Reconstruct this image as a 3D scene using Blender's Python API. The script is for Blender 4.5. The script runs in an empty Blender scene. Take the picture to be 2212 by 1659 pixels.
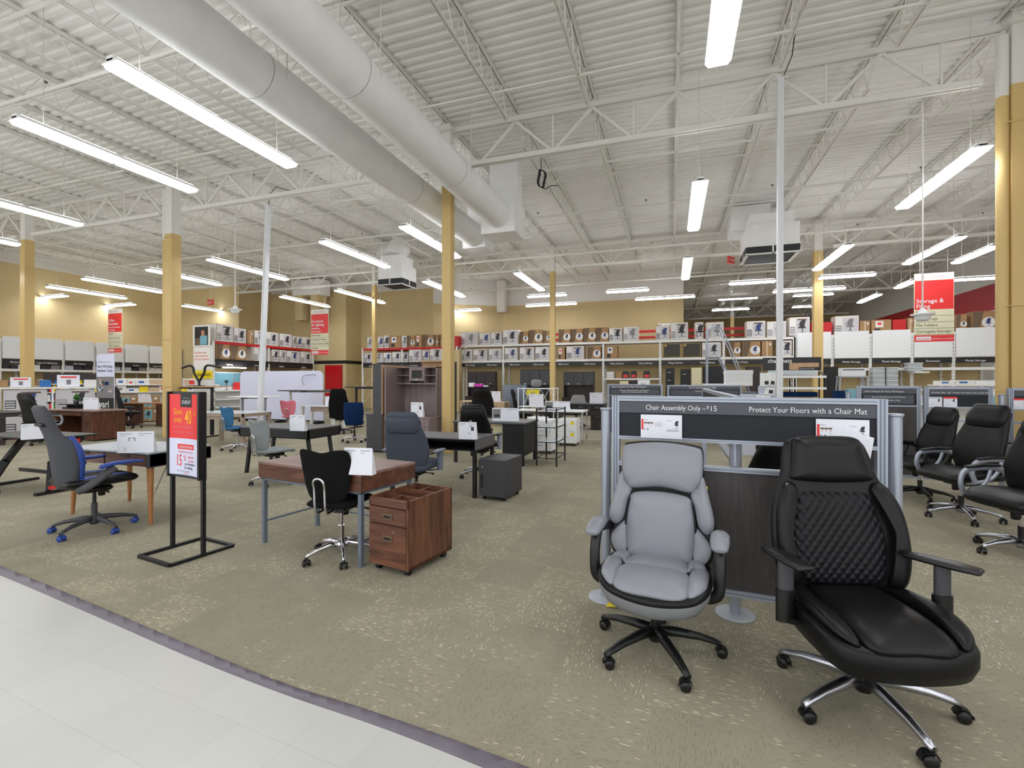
import bpy, math, random
from mathutils import Vector, Matrix
random.seed(7)
S = bpy.context.scene; COL = S.collection
PI = math.pi; R = math.radians
# ------------------------------------------------------------------ camera, world, exposure
F_PX = 1017.0; YAW = R(18.7); EYE = 1.5; HY = 823.0
cam = bpy.data.objects.new('camera', bpy.data.cameras.new('camera')); COL.objects.link(cam)
cam.location = (0, 0, EYE); cam.rotation_euler = (R(90), 0, YAW)
cam.data.sensor_width = 36; cam.data.lens = F_PX / 2212 * 36
cam.data.shift_y = (HY - 829.5) / 2212; cam.data.clip_start = .05; cam.data.clip_end = 200
S.camera = cam
w = bpy.data.worlds.new('world'); S.world = w; w.use_nodes = True
w.node_tree.nodes['Background'].inputs[0].default_value = (.95, .97, 1, 1)
w.node_tree.nodes['Background'].inputs[1].default_value = .9
S.view_settings.view_transform = 'Standard'; S.view_settings.look = 'None'
S.view_settings.exposure = .93; S.view_settings.gamma = 1; S.view_settings.use_curve_mapping = False
LAMP = 11.0

def ray(px, py):
    x = (px - 1106) / F_PX; y = -(py - HY) / F_PX
    return (-math.sin(YAW) + x * math.cos(YAW), math.cos(YAW) + x * math.sin(YAW), y)
def fl(px, py, z=0):
    d = ray(px, py); t = (z - EYE) / d[2]; return (d[0] * t, d[1] * t)
def atY(px, Y):
    d = ray(px, 800); return d[0] / d[1] * Y
def atX(px, X):
    d = ray(px, 800); return d[1] / d[0] * X

# ------------------------------------------------------------------ materials
def lin(c):
    c = c / 255.0
    return c / 12.92 if c <= .04045 else ((c + .055) / 1.055) ** 2.4
def rgb(r, g, b): return (lin(r), lin(g), lin(b), 1)
M = {}
def mat(name, col, rough=.6, metal=0, emit=0, noise=0, nscale=40, bump=0, spec=.5, coat=0, alpha=1, trans=0):
    m = bpy.data.materials.new(name); m.use_nodes = True; M[name] = m
    nt = m.node_tree; b = nt.nodes['Principled BSDF']; c = rgb(*col)
    b.inputs['Base Color'].default_value = c; b.inputs['Roughness'].default_value = rough
    b.inputs['Metallic'].default_value = metal; b.inputs['Specular IOR Level'].default_value = spec
    b.inputs['Coat Weight'].default_value = coat; b.inputs['Transmission Weight'].default_value = trans
    b.inputs['Alpha'].default_value = alpha
    if emit:
        b.inputs['Emission Color'].default_value = c; b.inputs['Emission Strength'].default_value = emit
    if noise or bump:
        tc = nt.nodes.new('ShaderNodeTexCoord'); n = nt.nodes.new('ShaderNodeTexNoise'); n.inputs['Scale'].default_value = nscale
        n.inputs['Detail'].default_value = 3
        nt.links.new(tc.outputs['Object'], n.inputs['Vector'])
        if noise:
            r = nt.nodes.new('ShaderNodeMapRange'); r.inputs[1].default_value = .3; r.inputs[2].default_value = .7
            r.inputs[3].default_value = 1 - noise; r.inputs[4].default_value = 1 + noise
            nt.links.new(n.outputs['Fac'], r.inputs[0])
            x = nt.nodes.new('ShaderNodeVectorMath'); x.operation = 'SCALE'; x.inputs[0].default_value = c[:3]
            nt.links.new(r.outputs[0], x.inputs['Scale']); nt.links.new(x.outputs[0], b.inputs['Base Color'])
        if bump:
            bp = nt.nodes.new('ShaderNodeBump'); bp.inputs['Strength'].default_value = bump; bp.inputs['Distance'].default_value = .005
            nt.links.new(n.outputs['Fac'], bp.inputs['Height']); nt.links.new(bp.outputs[0], b.inputs['Normal'])
    return m
def wood(name, c1, c2, axis=0, rough=.45, sc=6, st=.12):
    m = mat(name, c1, rough); nt = m.node_tree; b = nt.nodes['Principled BSDF']
    tc = nt.nodes.new('ShaderNodeTexCoord'); mp = nt.nodes.new('ShaderNodeMapping')
    s = [sc, sc, sc]; s[axis] = sc * st; mp.inputs['Scale'].default_value = s
    n = nt.nodes.new('ShaderNodeTexNoise'); n.inputs['Scale'].default_value = 2.2; n.inputs['Detail'].default_value = 6; n.inputs['Distortion'].default_value = 1.2
    r = nt.nodes.new('ShaderNodeValToRGB'); r.color_ramp.elements[0].position = .35; r.color_ramp.elements[1].position = .68
    r.color_ramp.elements[0].color = rgb(*c2); r.color_ramp.elements[1].color = rgb(*c1)
    nt.links.new(tc.outputs['Object'], mp.inputs[0]); nt.links.new(mp.outputs[0], n.inputs['Vector'])
    nt.links.new(n.outputs['Fac'], r.inputs[0]); nt.links.new(r.outputs[0], b.inputs['Base Color'])
    return m
mat('deck_white', (238, 237, 232), .7, noise=.04, nscale=2)
mat('steel_white', (228, 226, 218), .55)
mat('steel_edge', (205, 202, 194), .6)
mat('duct', (244, 244, 242), .65, noise=.03, nscale=3)
mat('duct_seam', (90, 88, 80), .7)
mat('wall_tan', (206, 186, 140), .75, noise=.03, nscale=1.5)
mat('wall_white', (225, 223, 218), .7)
mat('wall_red', (178, 24, 34), .5)
mat('stripe_black', (22, 22, 22), .5)
mat('column_tan', (210, 180, 118), .5)
mat('lamp', (248, 250, 255), .5, emit=LAMP)
mat('added_uplight', (248, 250, 255), .5, emit=LAMP * .6)  # weaker emitter for the added strips that brighten the roof deck
mat('lamp_body', (235, 235, 232), .4)
mat('rack_white', (236, 236, 232), .45)
mat('rack_red', (200, 30, 36), .45)
mat('panel_white', (236, 238, 238), .5)
mat('header_black', (34, 33, 34), .45)
mat('label_white', (235, 235, 235), .5)
mat('carton_brown', (168, 132, 92), .75, noise=.06, nscale=6)
mat('carton_dark', (112, 92, 72), .75)
mat('carton_white', (232, 230, 226), .5)
mat('carton_grey', (205, 202, 205), .5)
mat('carton_black', (58, 54, 44), .5)
mat('gold', (190, 160, 80), .5)
mat('ink', (44, 44, 50), .5)
mat('ink_blue', (50, 62, 120), .5)
mat('ink_grey', (130, 128, 128), .5)
mat('black_plastic', (14, 14, 15), .4, bump=.05, nscale=300)
mat('black_fabric', (17, 17, 18), .95, noise=.15, nscale=200, bump=.3, spec=.2)
mat('black_leather', (13, 13, 15), .4, spec=.3, bump=.12, nscale=160, noise=.05)
mat('grey_leather', (136, 138, 145), .38, bump=.06, nscale=120)
mat('grey_leather_body', (122, 124, 127), .45)
mat('grey_fabric', (74, 80, 92), .9, noise=.08, nscale=150, bump=.3, spec=.2)
mat('blue_fabric', (58, 108, 148), .9, bump=.2, nscale=200, spec=.2)
mat('navy_fabric', (14, 44, 84), .9, bump=.2, nscale=200, spec=.2)
mat('pink_fabric', (232, 130, 146), .9, bump=.2, nscale=200, spec=.2)
mat('lightgrey_fabric', (142, 148, 150), .9, bump=.2, nscale=200, spec=.2)
mat('blue_vinyl', (40, 70, 150), .45)
mat('pole_white', (226, 228, 232), .4)
mat('gaming_back', (62, 63, 70), .6, bump=.1, nscale=200)
mat('chrome', (215, 215, 220), .14, 1)
mat('polished', (190, 192, 200), .28, 1)
mat('silver', (168, 174, 186), .42, .55)
mat('silver_tube', (166, 172, 184), .35, .45)
mat('disc_grey', (176, 182, 188), .5, .1)
mat('panel_navy', (32, 35, 42), .75, noise=.06, nscale=80)
mat('panel_grey', (78, 80, 88), .5)
mat('grey_metal', (118, 128, 142), .45, .3)
mat('charcoal', (64, 64, 68), .5)
mat('desk_grey', (92, 92, 94), .45)
mat('black_metal', (16, 16, 18), .45)
mat('paper', (236, 238, 246), .6)
mat('paper_grey', (196, 200, 212), .6)
mat('yellow', (240, 216, 20), .6)
mat('poster_red', (236, 52, 52), .4)
mat('poster_orange', (255, 176, 30), .5)
mat('poster_lilac', (222, 224, 246), .45)
mat('banner_cream', (226, 222, 190), .6)
mat('banner_white', (240, 238, 232), .5)
mat('text_grey', (110, 104, 88), .6)
mat('poster_pink', (236, 140, 150), .6)
mat('green', (70, 130, 50), .7)
mat('cream', (214, 206, 168), .5)
mat('glass_white', (226, 236, 240), .12)
mat('bin_clear', (205, 214, 218), .25, trans=.3)
mat('red_door', (200, 14, 26), .25)
mat('blue_box', (40, 110, 180), .5)
mat('cyan_label', (120, 176, 190), .5)
mat('maple', (206, 178, 144), .5)
mat('dark_brown', (46, 36, 36), .45)
mat('vent_dark', (40, 42, 46), .6)
mat('vinyl_strip', (112, 106, 116), .42, noise=.12, nscale=6)
mat('skin', (190, 140, 110), .6)
mat('magenta', (200, 50, 170), .6)
wood('walnut', (122, 78, 56), (74, 44, 34), 0)
wood('walnut_v', (126, 82, 58), (76, 46, 34), 2)
wood('walnut_top', (150, 122, 112), (130, 102, 94), 0, .4)
wood('oak_leg', (176, 118, 66), (150, 96, 52), 2)
wood('grey_oak', (146, 130, 128), (126, 110, 108), 2, .5)
wood('pale_oak', (168, 150, 134), (142, 124, 108), 0, .5)
wood('laminate_dark', (74, 70, 68), (60, 56, 56), 2, .4, 14)
wood('exec_walnut', (110, 66, 46), (70, 40, 28), 2, .4)
wood('raw_board', (196, 160, 124), (180, 144, 108), 2, .7)
# quilted black leather
m = mat('quilted', (20, 20, 24), .5, spec=.3); nt = m.node_tree
tc = nt.nodes.new('ShaderNodeTexCoord'); v = nt.nodes.new('ShaderNodeTexVoronoi'); v.inputs['Scale'].default_value = 34; v.inputs['Randomness'].default_value = 0
mp = nt.nodes.new('ShaderNodeMapping'); mp.inputs['Scale'].default_value = (1, .001, .8); mp.inputs['Rotation'].default_value = (0, R(45), 0)
bp = nt.nodes.new('ShaderNodeBump'); bp.inputs['Strength'].default_value = .7; bp.inputs['Distance'].default_value = .02; bp.invert = True
nt.links.new(tc.outputs['Object'], mp.inputs[0]); nt.links.new(mp.outputs[0], v.inputs['Vector']); nt.links.new(v.outputs['Distance'], bp.inputs['Height'])
nt.links.new(bp.outputs[0], nt.nodes['Principled BSDF'].inputs['Normal'])
# carpet tiles
def carpet():
    m = mat('carpet', (118, 110, 92), .95, spec=.15); nt = m.node_tree; L = nt.links.new; N = nt.nodes.new
    b = nt.nodes['Principled BSDF']
    def math_(op, a, b_=None, c=None):
        n = N('ShaderNodeMath'); n.operation = op
        for i, x in enumerate((a, b_, c)):
            if x is None: continue
            if isinstance(x, (int, float)): n.inputs[i].default_value = x
            else: L(x, n.inputs[i])
        return n.outputs[0]
    tc = N('ShaderNodeTexCoord'); mp = N('ShaderNodeMapping'); mp.vector_type = 'POINT'
    mp.inputs['Rotation'].default_value = (0, 0, R(2.5)); mp.inputs['Location'].default_value = (.648, -2.27, 0)
    L(tc.outputs['Object'], mp.inputs[0]); sp = N('ShaderNodeSeparateXYZ'); L(mp.outputs[0], sp.inputs[0])
    T = .46
    ux = math_('DIVIDE', sp.outputs[0], T); uy = math_('DIVIDE', sp.outputs[1], T)
    ix = math_('FLOOR', ux); iy = math_('FLOOR', uy)
    par = math_('FLOORED_MODULO', math_('ADD', ix, iy), 2)   # 0/1 checker of direction
    fx = math_('FRACT', ux); fy = math_('FRACT', uy)
    def mixf(a, b_, f): 
        return math_('ADD', math_('MULTIPLY', a, math_('SUBTRACT', 1, f)), math_('MULTIPLY', b_, f))
    across = mixf(sp.outputs[0], sp.outputs[1], par); along = mixf(sp.outputs[1], sp.outputs[0], par)
    # fine ribs
    rib = math_('SINE', math_('MULTIPLY', across, 2 * PI / .0085))
    # streak cells: stretched voronoi-like noise
    cell = N('ShaderNodeCombineXYZ'); L(math_('FLOOR', math_('DIVIDE', across, .0042)), cell.inputs[0])
    off = N('ShaderNodeTexWhiteNoise'); off.noise_dimensions = '1D'; L(math_('FLOOR', math_('DIVIDE', across, .0042)), off.inputs['W'])
    al = math_('FLOOR', math_('ADD', math_('DIVIDE', along, .022), math_('MULTIPLY', off.outputs['Value'], 5)))
    L(al, cell.inputs[1]); L(math_('ADD', ix, math_('MULTIPLY', iy, 37)), cell.inputs[2])
    wn = N('ShaderNodeTexWhiteNoise'); wn.noise_dimensions = '3D'; L(cell.outputs[0], wn.inputs['Vector'])
    patch = N('ShaderNodeTexNoise'); patch.inputs['Scale'].default_value = 3.5; patch.inputs['Detail'].default_value = 3; L(mp.outputs[0], patch.inputs['Vector'])
    tilec = N('ShaderNodeCombineXYZ'); L(ix, tilec.inputs[0]); L(iy, tilec.inputs[1])
    tn = N('ShaderNodeTexWhiteNoise'); tn.noise_dimensions = '3D'; L(tilec.outputs[0], tn.inputs['Vector'])
    thr = math_('SUBTRACT', 1.03, math_('MULTIPLY', math_('MULTIPLY', patch.outputs['Fac'], .2), math_('ADD', tn.outputs['Value'], .15)))
    light = math_('GREATER_THAN', wn.outputs['Value'], thr)
    dark = math_('LESS_THAN', wn.outputs['Value'], .14)
    base = N('ShaderNodeMix'); base.data_type = 'RGBA'; base.inputs['A'].default_value = rgb(146, 140, 121); base.inputs['B'].default_value = rgb(164, 158, 138)
    L(patch.outputs['Fac'], base.inputs['Factor'])
    k = N('ShaderNodeVectorMath'); k.operation = 'SCALE'; L(base.outputs['Result'], k.inputs[0])
    L(math_('ADD', math_('ADD', .93, math_('MULTIPLY', rib, .13)), math_('MULTIPLY', tn.outputs['Value'], .1)), k.inputs['Scale'])
    mx = N('ShaderNodeMix'); mx.data_type = 'RGBA'; L(math_('MULTIPLY', dark, .25), mx.inputs['Factor']); L(k.outputs[0], mx.inputs['A']); mx.inputs['B'].default_value = rgb(92, 82, 72)
    m2 = N('ShaderNodeMix'); m2.data_type = 'RGBA'; L(math_('MULTIPLY', light, .62), m2.inputs['Factor']); L(mx.outputs['Result'], m2.inputs['A']); m2.inputs['B'].default_value = rgb(226, 216, 180)
    L(m2.outputs['Result'], b.inputs['Base Color'])
carpet()
def vct():
    m = mat('vinyl_tile', (214, 213, 200), .32); nt = m.node_tree; L = nt.links.new; N = nt.nodes.new
    tc = N('ShaderNodeTexCoord'); br = N('ShaderNodeTexBrick'); br.offset = 0; br.inputs['Scale'].default_value = 1
    br.inputs['Brick Width'].default_value = .305; br.inputs['Row Height'].default_value = .305; br.inputs['Mortar Size'].default_value = .0012
    br.inputs['Color1'].default_value = rgb(202, 202, 196); br.inputs['Color2'].default_value = rgb(198, 198, 192); br.inputs['Mortar'].default_value = rgb(182, 181, 172)
    mp = N('ShaderNodeMapping'); mp.inputs['Rotation'].default_value = (0, 0, R(5)); mp.inputs['Location'].default_value = (.1, .12, 0)
    L(tc.outputs['Object'], mp.inputs[0]); L(mp.outputs[0], br.inputs['Vector'])
    n = N('ShaderNodeTexNoise'); n.inputs['Scale'].default_value = 2.5; L(tc.outputs['Object'], n.inputs['Vector'])
    r = N('ShaderNodeMapRange'); r.inputs[3].default_value = .95; r.inputs[4].default_value = 1.05; L(n.outputs['Fac'], r.inputs[0])
    k = N('ShaderNodeVectorMath'); k.operation = 'SCALE'; L(br.outputs['Color'], k.inputs[0]); L(r.outputs[0], k.inputs['Scale'])
    L(k.outputs[0], nt.nodes['Principled BSDF'].inputs['Base Color'])
vct()

# ------------------------------------------------------------------ mesh collector
def cr(pts, n=6, closed=True):
    out = []; N_ = len(pts); rng = N_ if closed else N_ - 1
    for i in range(rng):
        g = lambda k: Vector(pts[k % N_] if closed else pts[max(0, min(N_ - 1, k))])
        p0, p1, p2, p3 = g(i - 1), g(i), g(i + 1), g(i + 2)
        for j in range(n):
            t = j / n
            out.append(.5 * ((2 * p1) + (p2 - p0) * t + (2 * p0 - 5 * p1 + 4 * p2 - p3) * t * t + (3 * p1 - p0 - 3 * p2 + p3) * t ** 3))
    if not closed: out.append(Vector(pts[-1]))
    return out
class MB:
    def __init__(s): s.v = []; s.f = []; s.m = []; s.sm = []; s.mats = []
    def mi(s, m):
        if isinstance(m, str): m = M[m]
        if m not in s.mats: s.mats.append(m)
        return s.mats.index(m)
    def add(s, vs, fs, m, smooth=False):
        o = len(s.v); k = s.mi(m); s.v += [tuple(p) for p in vs]
        for f in fs: s.f.append([i + o for i in f]); s.m.append(k); s.sm.append(smooth)
        return s
    def box(s, x0, x1, y0, y1, z0, z1, m, X=None):
        vs = [(x, y, z) for z in (z0, z1) for y in (y0, y1) for x in (x0, x1)]
        if X is not None: vs = [X @ Vector(p) for p in vs]
        return s.add(vs, [(0, 2, 3, 1), (4, 5, 7, 6), (0, 1, 5, 4), (2, 6, 7, 3), (0, 4, 6, 2), (1, 3, 7, 5)], m)
    def rbox(s, x0, x1, y0, y1, z0, z1, m, r=.01, n=3):       # box with rounded vertical edges + small chamfer top/bottom
        pts = []
        for cx, cy, a0 in ((x1 - r, y1 - r, 0), (x0 + r, y1 - r, 90), (x0 + r, y0 + r, 180), (x1 - r, y0 + r, 270)):
            for j in range(n + 1):
                a = R(a0 + 90 * j / n); pts.append((cx + r * math.cos(a), cy + r * math.sin(a)))
        c = min(r * .5, (z1 - z0) * .3); cx, cy = (x0 + x1) / 2, (y0 + y1) / 2
        def sc(p, d): return (p[0] - math.copysign(d, p[0] - cx), p[1] - math.copysign(d, p[1] - cy))
        rings = [(z0, c), (z0 + c, 0), (z1 - c, 0), (z1, c)]; N_ = len(pts)
        vs = [(*sc(p, d), z) for z, d in rings for p in pts]
        fs = [(k * N_ + i, k * N_ + (i + 1) % N_, (k + 1) * N_ + (i + 1) % N_, (k + 1) * N_ + i) for k in range(3) for i in range(N_)]
        fs += [tuple(range(N_ - 1, -1, -1)), tuple(range(3 * N_, 4 * N_))]
        return s.add(vs, fs, m)
    def bar(s, p0, p1, wx, wy, m, up=(0, 0, 1)):
        p0, p1 = Vector(p0), Vector(p1); d = (p1 - p0); L_ = d.length; d.normalize()
        u = Vector(up)
        if abs(d.dot(u)) > .99: u = Vector((1, 0, 0))
        a = d.cross(u).normalized(); b = a.cross(d)
        vs = [p + a * i * wx / 2 + b * j * wy / 2 for p in (p0, p1) for i, j in ((-1, -1), (1, -1), (1, 1), (-1, 1))]
        return s.add(vs, [(3, 2, 1, 0), (4, 5, 6, 7), (0, 1, 5, 4), (1, 2, 6, 5), (2, 3, 7, 6), (3, 0, 4, 7)], m)
    def tube(s, pts, r, m, n=8, closed=False, cap=True, flat=1):
        pts = [Vector(p) for p in pts]; rs = r if isinstance(r, (list, tuple)) else [r] * len(pts); K = len(pts); vs = []
        prev = None
        for i, p in enumerate(pts):
            if closed: d = pts[(i + 1) % K] - pts[i - 1]
            else: d = pts[min(i + 1, K - 1)] - pts[max(i - 1, 0)]
            d.normalize()
            if prev is None:
                u = Vector((0, 0, 1)) if abs(d.z) < .9 else Vector((1, 0, 0))
                a = d.cross(u).normalized()
            else: a = (prev - d * prev.dot(d)).normalized()
            prev = a; b = d.cross(a)
            for j in range(n):
                t = 2 * PI * j / n; vs.append(p + a * rs[i] * math.cos(t) + b * rs[i] * flat * math.sin(t))
        fs = [(k * n + j, k * n + (j + 1) % n, ((k + 1) % K) * n + (j + 1) % n, ((k + 1) % K) * n + j) for k in range(K if closed else K - 1) for j in range(n)]
        s.add(vs, fs, m, True)
        if not closed and cap:
            s.add(vs[:n], [tuple(range(n - 1, -1, -1))], m); s.add(vs[-n:], [tuple(range(n))], m)
        return s
    def cyl(s, x, y, z0, z1, r, m, n=16, r1=None):
        return s.tube([(x, y, z0), (x, y, z1)], [r, r if r1 is None else r1], m, n)
    def lathe(s, x, y, prof, m, n=24):
        vs = [(x + r * math.cos(2 * PI * j / n), y + r * math.sin(2 * PI * j / n), z) for r, z in prof for j in range(n)]
        K = len(prof); fs = [(k * n + j, k * n + (j + 1) % n, (k + 1) * n + (j + 1) % n, (k + 1) * n + j) for k in range(K - 1) for j in range(n)]
        fs += [tuple(range(n - 1, -1, -1)), tuple(range((K - 1) * n, K * n))]
        return s.add(vs, fs, m, True)
    def poly(s, pts, m): return s.add(pts, [tuple(range(len(pts)))], m)
    def prism(s, pts, d, m):                                 # planar polygon pts extruded by vector d
        n = len(pts); d = Vector(d); vs = [Vector(p) for p in pts] + [Vector(p) + d for p in pts]
        return s.add(vs, [tuple(range(n - 1, -1, -1)), tuple(range(n, 2 * n))] + [(i, (i + 1) % n, n + (i + 1) % n, n + i) for i in range(n)], m)
    def loft(s, secs, m, n=28, e=3.2, axis='z', ends=True):
        # secs: (pos along axis, offset, half width, half thickness, wrap)
        ss = list(secs)
        if ends:
            def sh(a, q, dw, dt): 
                d = q - a[0]
                return (q, a[1], a[2] - dw, a[3] * dt, a[4])
            a, b = ss[0], ss[-1]; ea = min(a[2], a[3]) ; eb = min(b[2], b[3]); sg = 1 if b[0] > a[0] else -1
            ss = [(a[0] - sg * ea * .9, a[1], a[2] - ea * .8, a[3] * .3, a[4]), (a[0] - sg * ea * .6, a[1], a[2] - ea * .35, a[3] * .75, a[4])] + ss + \
                 [(b[0] + sg * eb * .6, b[1], b[2] - eb * .35, b[3] * .75, b[4]), (b[0] + sg * eb * .9, b[1], b[2] - eb * .8, b[3] * .3, b[4])]
        vs = []
        for q, o, wd, t, k in ss:
            for j in range(n):
                a = 2 * PI * j / n; c, si = math.cos(a), math.sin(a)
                u = math.copysign(abs(c) ** (2 / e), c); v = math.copysign(abs(si) ** (2 / e), si)
                if axis == 'z': vs.append((wd * u, o + t * v + .6 * k * wd * u * u, q))
                else: vs.append((wd * u, q, o + t * v + .6 * k * wd * u * u))
        K = len(ss); fs = [(k * n + j, k * n + (j + 1) % n, (k + 1) * n + (j + 1) % n, (k + 1) * n + j) for k in range(K - 1) for j in range(n)]
        fs += [tuple(range(n - 1, -1, -1)), tuple(range((K - 1) * n, K * n))]
        return s.add(vs, fs, m, True)
    def puff(s, outline, f, t, m, back=.2, p=5, smooth=True, n=5):
        pts = [tuple(q) for q in (cr([(*o, 0) for o in outline], n) if smooth else [(*o, 0) for o in outline])]
        N_ = len(pts); cx = sum(q[0] for q in pts) / N_; cy = sum(q[1] for q in pts) / N_
        SC = [1, .985, .95, .88, .75, .55, .3]; vs = []
        for q in reversed(SC[1:]):
            for a in pts: vs.append(f(cx + (a[0] - cx) * q, cy + (a[1] - cy) * q, -t * back * (1 - q ** p) ** .5))
        for q in SC:
            for a in pts: vs.append(f(cx + (a[0] - cx) * q, cy + (a[1] - cy) * q, t * (1 - q ** p) ** .5))
        K = 2 * len(SC) - 1; vs.append(f(cx, cy, -t * back)); vs.append(f(cx, cy, t))
        fs = [(k * N_ + j, k * N_ + (j + 1) % N_, (k + 1) * N_ + (j + 1) % N_, (k + 1) * N_ + j) for k in range(K - 1) for j in range(N_)]
        c0 = K * N_; fs += [(c0, (j + 1) % N_, j) for j in range(N_)] + [(c0 + 1, (K - 1) * N_ + j, (K - 1) * N_ + (j + 1) % N_) for j in range(N_)]
        return s.add(vs, fs, m, True)
    def text(s, st, o, r, u, size, m, bold=0, align='LEFT', sx=1, depth=.001):
        key = (st, bold, align)
        if key not in TXT:
            c = bpy.data.curves.new('t', 'FONT'); c.body = st; c.size = 1; c.align_x = align; c.offset = bold; c.resolution_u = 2; c.extrude = 0
            ob = bpy.data.objects.new('t', c); COL.objects.link(ob); dg = bpy.context.evaluated_depsgraph_get()
            me = bpy.data.meshes.new_from_object(ob.evaluated_get(dg))
            TXT[key] = ([tuple(q.co) for q in me.vertices], [tuple(q.vertices) for q in me.polygons])
            bpy.data.objects.remove(ob); bpy.data.curves.remove(c); bpy.data.meshes.remove(me)
        vs, fs = TXT[key]; o, r, u = Vector(o), Vector(r).normalized(), Vector(u).normalized(); nn = r.cross(u) * depth
        return s.add([o + r * a * size * sx + u * b * size + nn for a, b, _ in vs], fs, m)
    def obj(s, name, parent=None, loc=None, rz=0):
        me = bpy.data.meshes.new(name); me.from_pydata(s.v, [], s.f)
        for q in s.mats: me.materials.append(q)
        me.polygons.foreach_set('material_index', s.m); me.polygons.foreach_set('use_smooth', s.sm); me.update()
        o = bpy.data.objects.new(name, me); COL.objects.link(o)
        if parent: o.parent = parent
        if loc: o.location = loc
        if rz: o.rotation_euler = (0, 0, rz)
        return o
TXT = {}
def thing(name, label, cat, loc=(0, 0, 0), rz=0, group=None):
    o = bpy.data.objects.new(name, None); COL.objects.link(o); o.empty_display_size = .1
    o.location = loc if len(loc) == 3 else (*loc, 0); o.rotation_euler = (0, 0, rz)
    return tag(o, label, cat, group)
def tag(o, label, cat, group=None):
    o['label'] = label; o['category'] = cat
    if group: o['group'] = group
    return o
def struct(o): o['kind'] = 'structure'; return o
def kids(o): return [c for c in bpy.data.objects if c.parent == o]
def dup(root, loc, rz, label, group=None, scale=None):
    def cp(o, par):
        c = o.copy(); COL.objects.link(c); c.parent = par
        for k in CH[o]: cp(k, c)
        return c
    CH = {}
    for o in bpy.data.objects: CH.setdefault(o, [])
    for o in bpy.data.objects:
        if o.parent: CH[o.parent].append(o)
    r = cp(root, None); r.location = loc if len(loc) == 3 else (*loc, 0); r.rotation_euler = (0, 0, rz); r['label'] = label
    if group: r['group'] = group
    if scale: r.scale = (scale,) * 3
    return r
NTH = ['first', 'second', 'third', 'fourth', 'fifth', 'sixth', 'seventh', 'eighth', 'ninth', 'tenth', 'eleventh', 'twelfth', 'thirteenth', 'fourteenth', 'fifteenth', 'sixteenth', 'seventeenth']
CW = {'carton_white': 'white', 'cyan_label': 'pale blue', 'carton_brown': 'brown', 'poster_red': 'red', 'blue_box': 'blue', 'walnut': 'reddish brown', 'yellow': 'yellow', 'paper_grey': 'grey', 'ink': 'black', 'green': 'green', 'maple': 'tan', 'paper': 'white', 'navy_fabric': 'navy', 'panel_white': 'white', 'ink_grey': 'dark grey'}
ORD = ['leftmost', 'second from left', 'third from left', 'fourth from left', 'fifth from left', 'sixth from left', 'seventh from left', 'eighth from left', 'ninth from left',
       'tenth from left', 'eleventh from left', 'twelfth from left', 'thirteenth from left', 'fourteenth from left', 'fifteenth from left', 'sixteenth from left', 'seventeenth from left',
       'eighteenth from left', 'nineteenth from left', 'twentieth from left', 'twenty-first from left', 'twenty-second from left', 'twenty-third from left', 'twenty-fourth from left', 'twenty-fifth from left']
# ------------------------------------------------------------------ room shell
edge_up = [fl(*p) for p in [(0, 1222), (199, 1304), (398, 1389), (597, 1471), (820, 1543), (1100, 1643)]]
edge_lo = [fl(*p) for p in [(0, 1243), (199, 1328), (398, 1415), (597, 1494), (820, 1571), (1044, 1659)]]
edge_up = [(-9, 2.75), (-7, 2.53)] + edge_up + [(.2, 1.66), (1.4, 1.45), (3, 1.1), (6, .3), (9, -.8), (12.5, -2.4)]
edge_lo = [(-9, 2.63), (-7, 2.4)] + edge_lo + [(.15, 1.58), (1.35, 1.37), (2.95, 1.02), (5.95, .22), (8.95, -.88), (12.5, -2.5)]
eu = [tuple(p)[:2] for p in cr([(*p, 0) for p in edge_up], 6, False)]; el = [tuple(p)[:2] for p in cr([(*p, 0) for p in edge_lo], 6, False)]
eu = [(-27, 4.3)] + eu; el = [(-27, 4.18)] + el
b = MB()
for i in range(len(eu) - 1):
    (x0, y0), (x1, y1) = eu[i], eu[i + 1]
    b.add([(x0, y0, 0), (x1, y1, 0), (x1, 44, 0), (x0, 44, 0)], [(0, 1, 2, 3)], 'carpet')
struct(b.obj('floor_carpet'))
b = MB()
for i in range(len(el) - 1):
    (x0, y0), (x1, y1) = el[i], el[i + 1]
    b.add([(x0, -9, 0), (x1, -9, 0), (x1, y1, 0), (x0, y0, 0)], [(0, 1, 2, 3)], 'vinyl_tile')
struct(b.obj('floor_tile'))
b = MB()
for i in range(len(el) - 1):
    a0, a1, c0, c1 = Vector((*el[i], 0)), Vector((*el[i + 1], 0)), Vector((*eu[i], 0)), Vector((*eu[i + 1], 0))
    up = Vector((0, 0, .008))
    P = [a0, a0.lerp(c0, .25) + up, a0.lerp(c0, .9) + up * 1.2, c0, a1, a1.lerp(c1, .25) + up, a1.lerp(c1, .9) + up * 1.2, c1]
    b.add(P, [(0, 4, 5, 1), (1, 5, 6, 2), (2, 6, 7, 3)], 'vinyl_strip', True)
struct(b.obj('trim_1'))
DZ = 7.0
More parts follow.
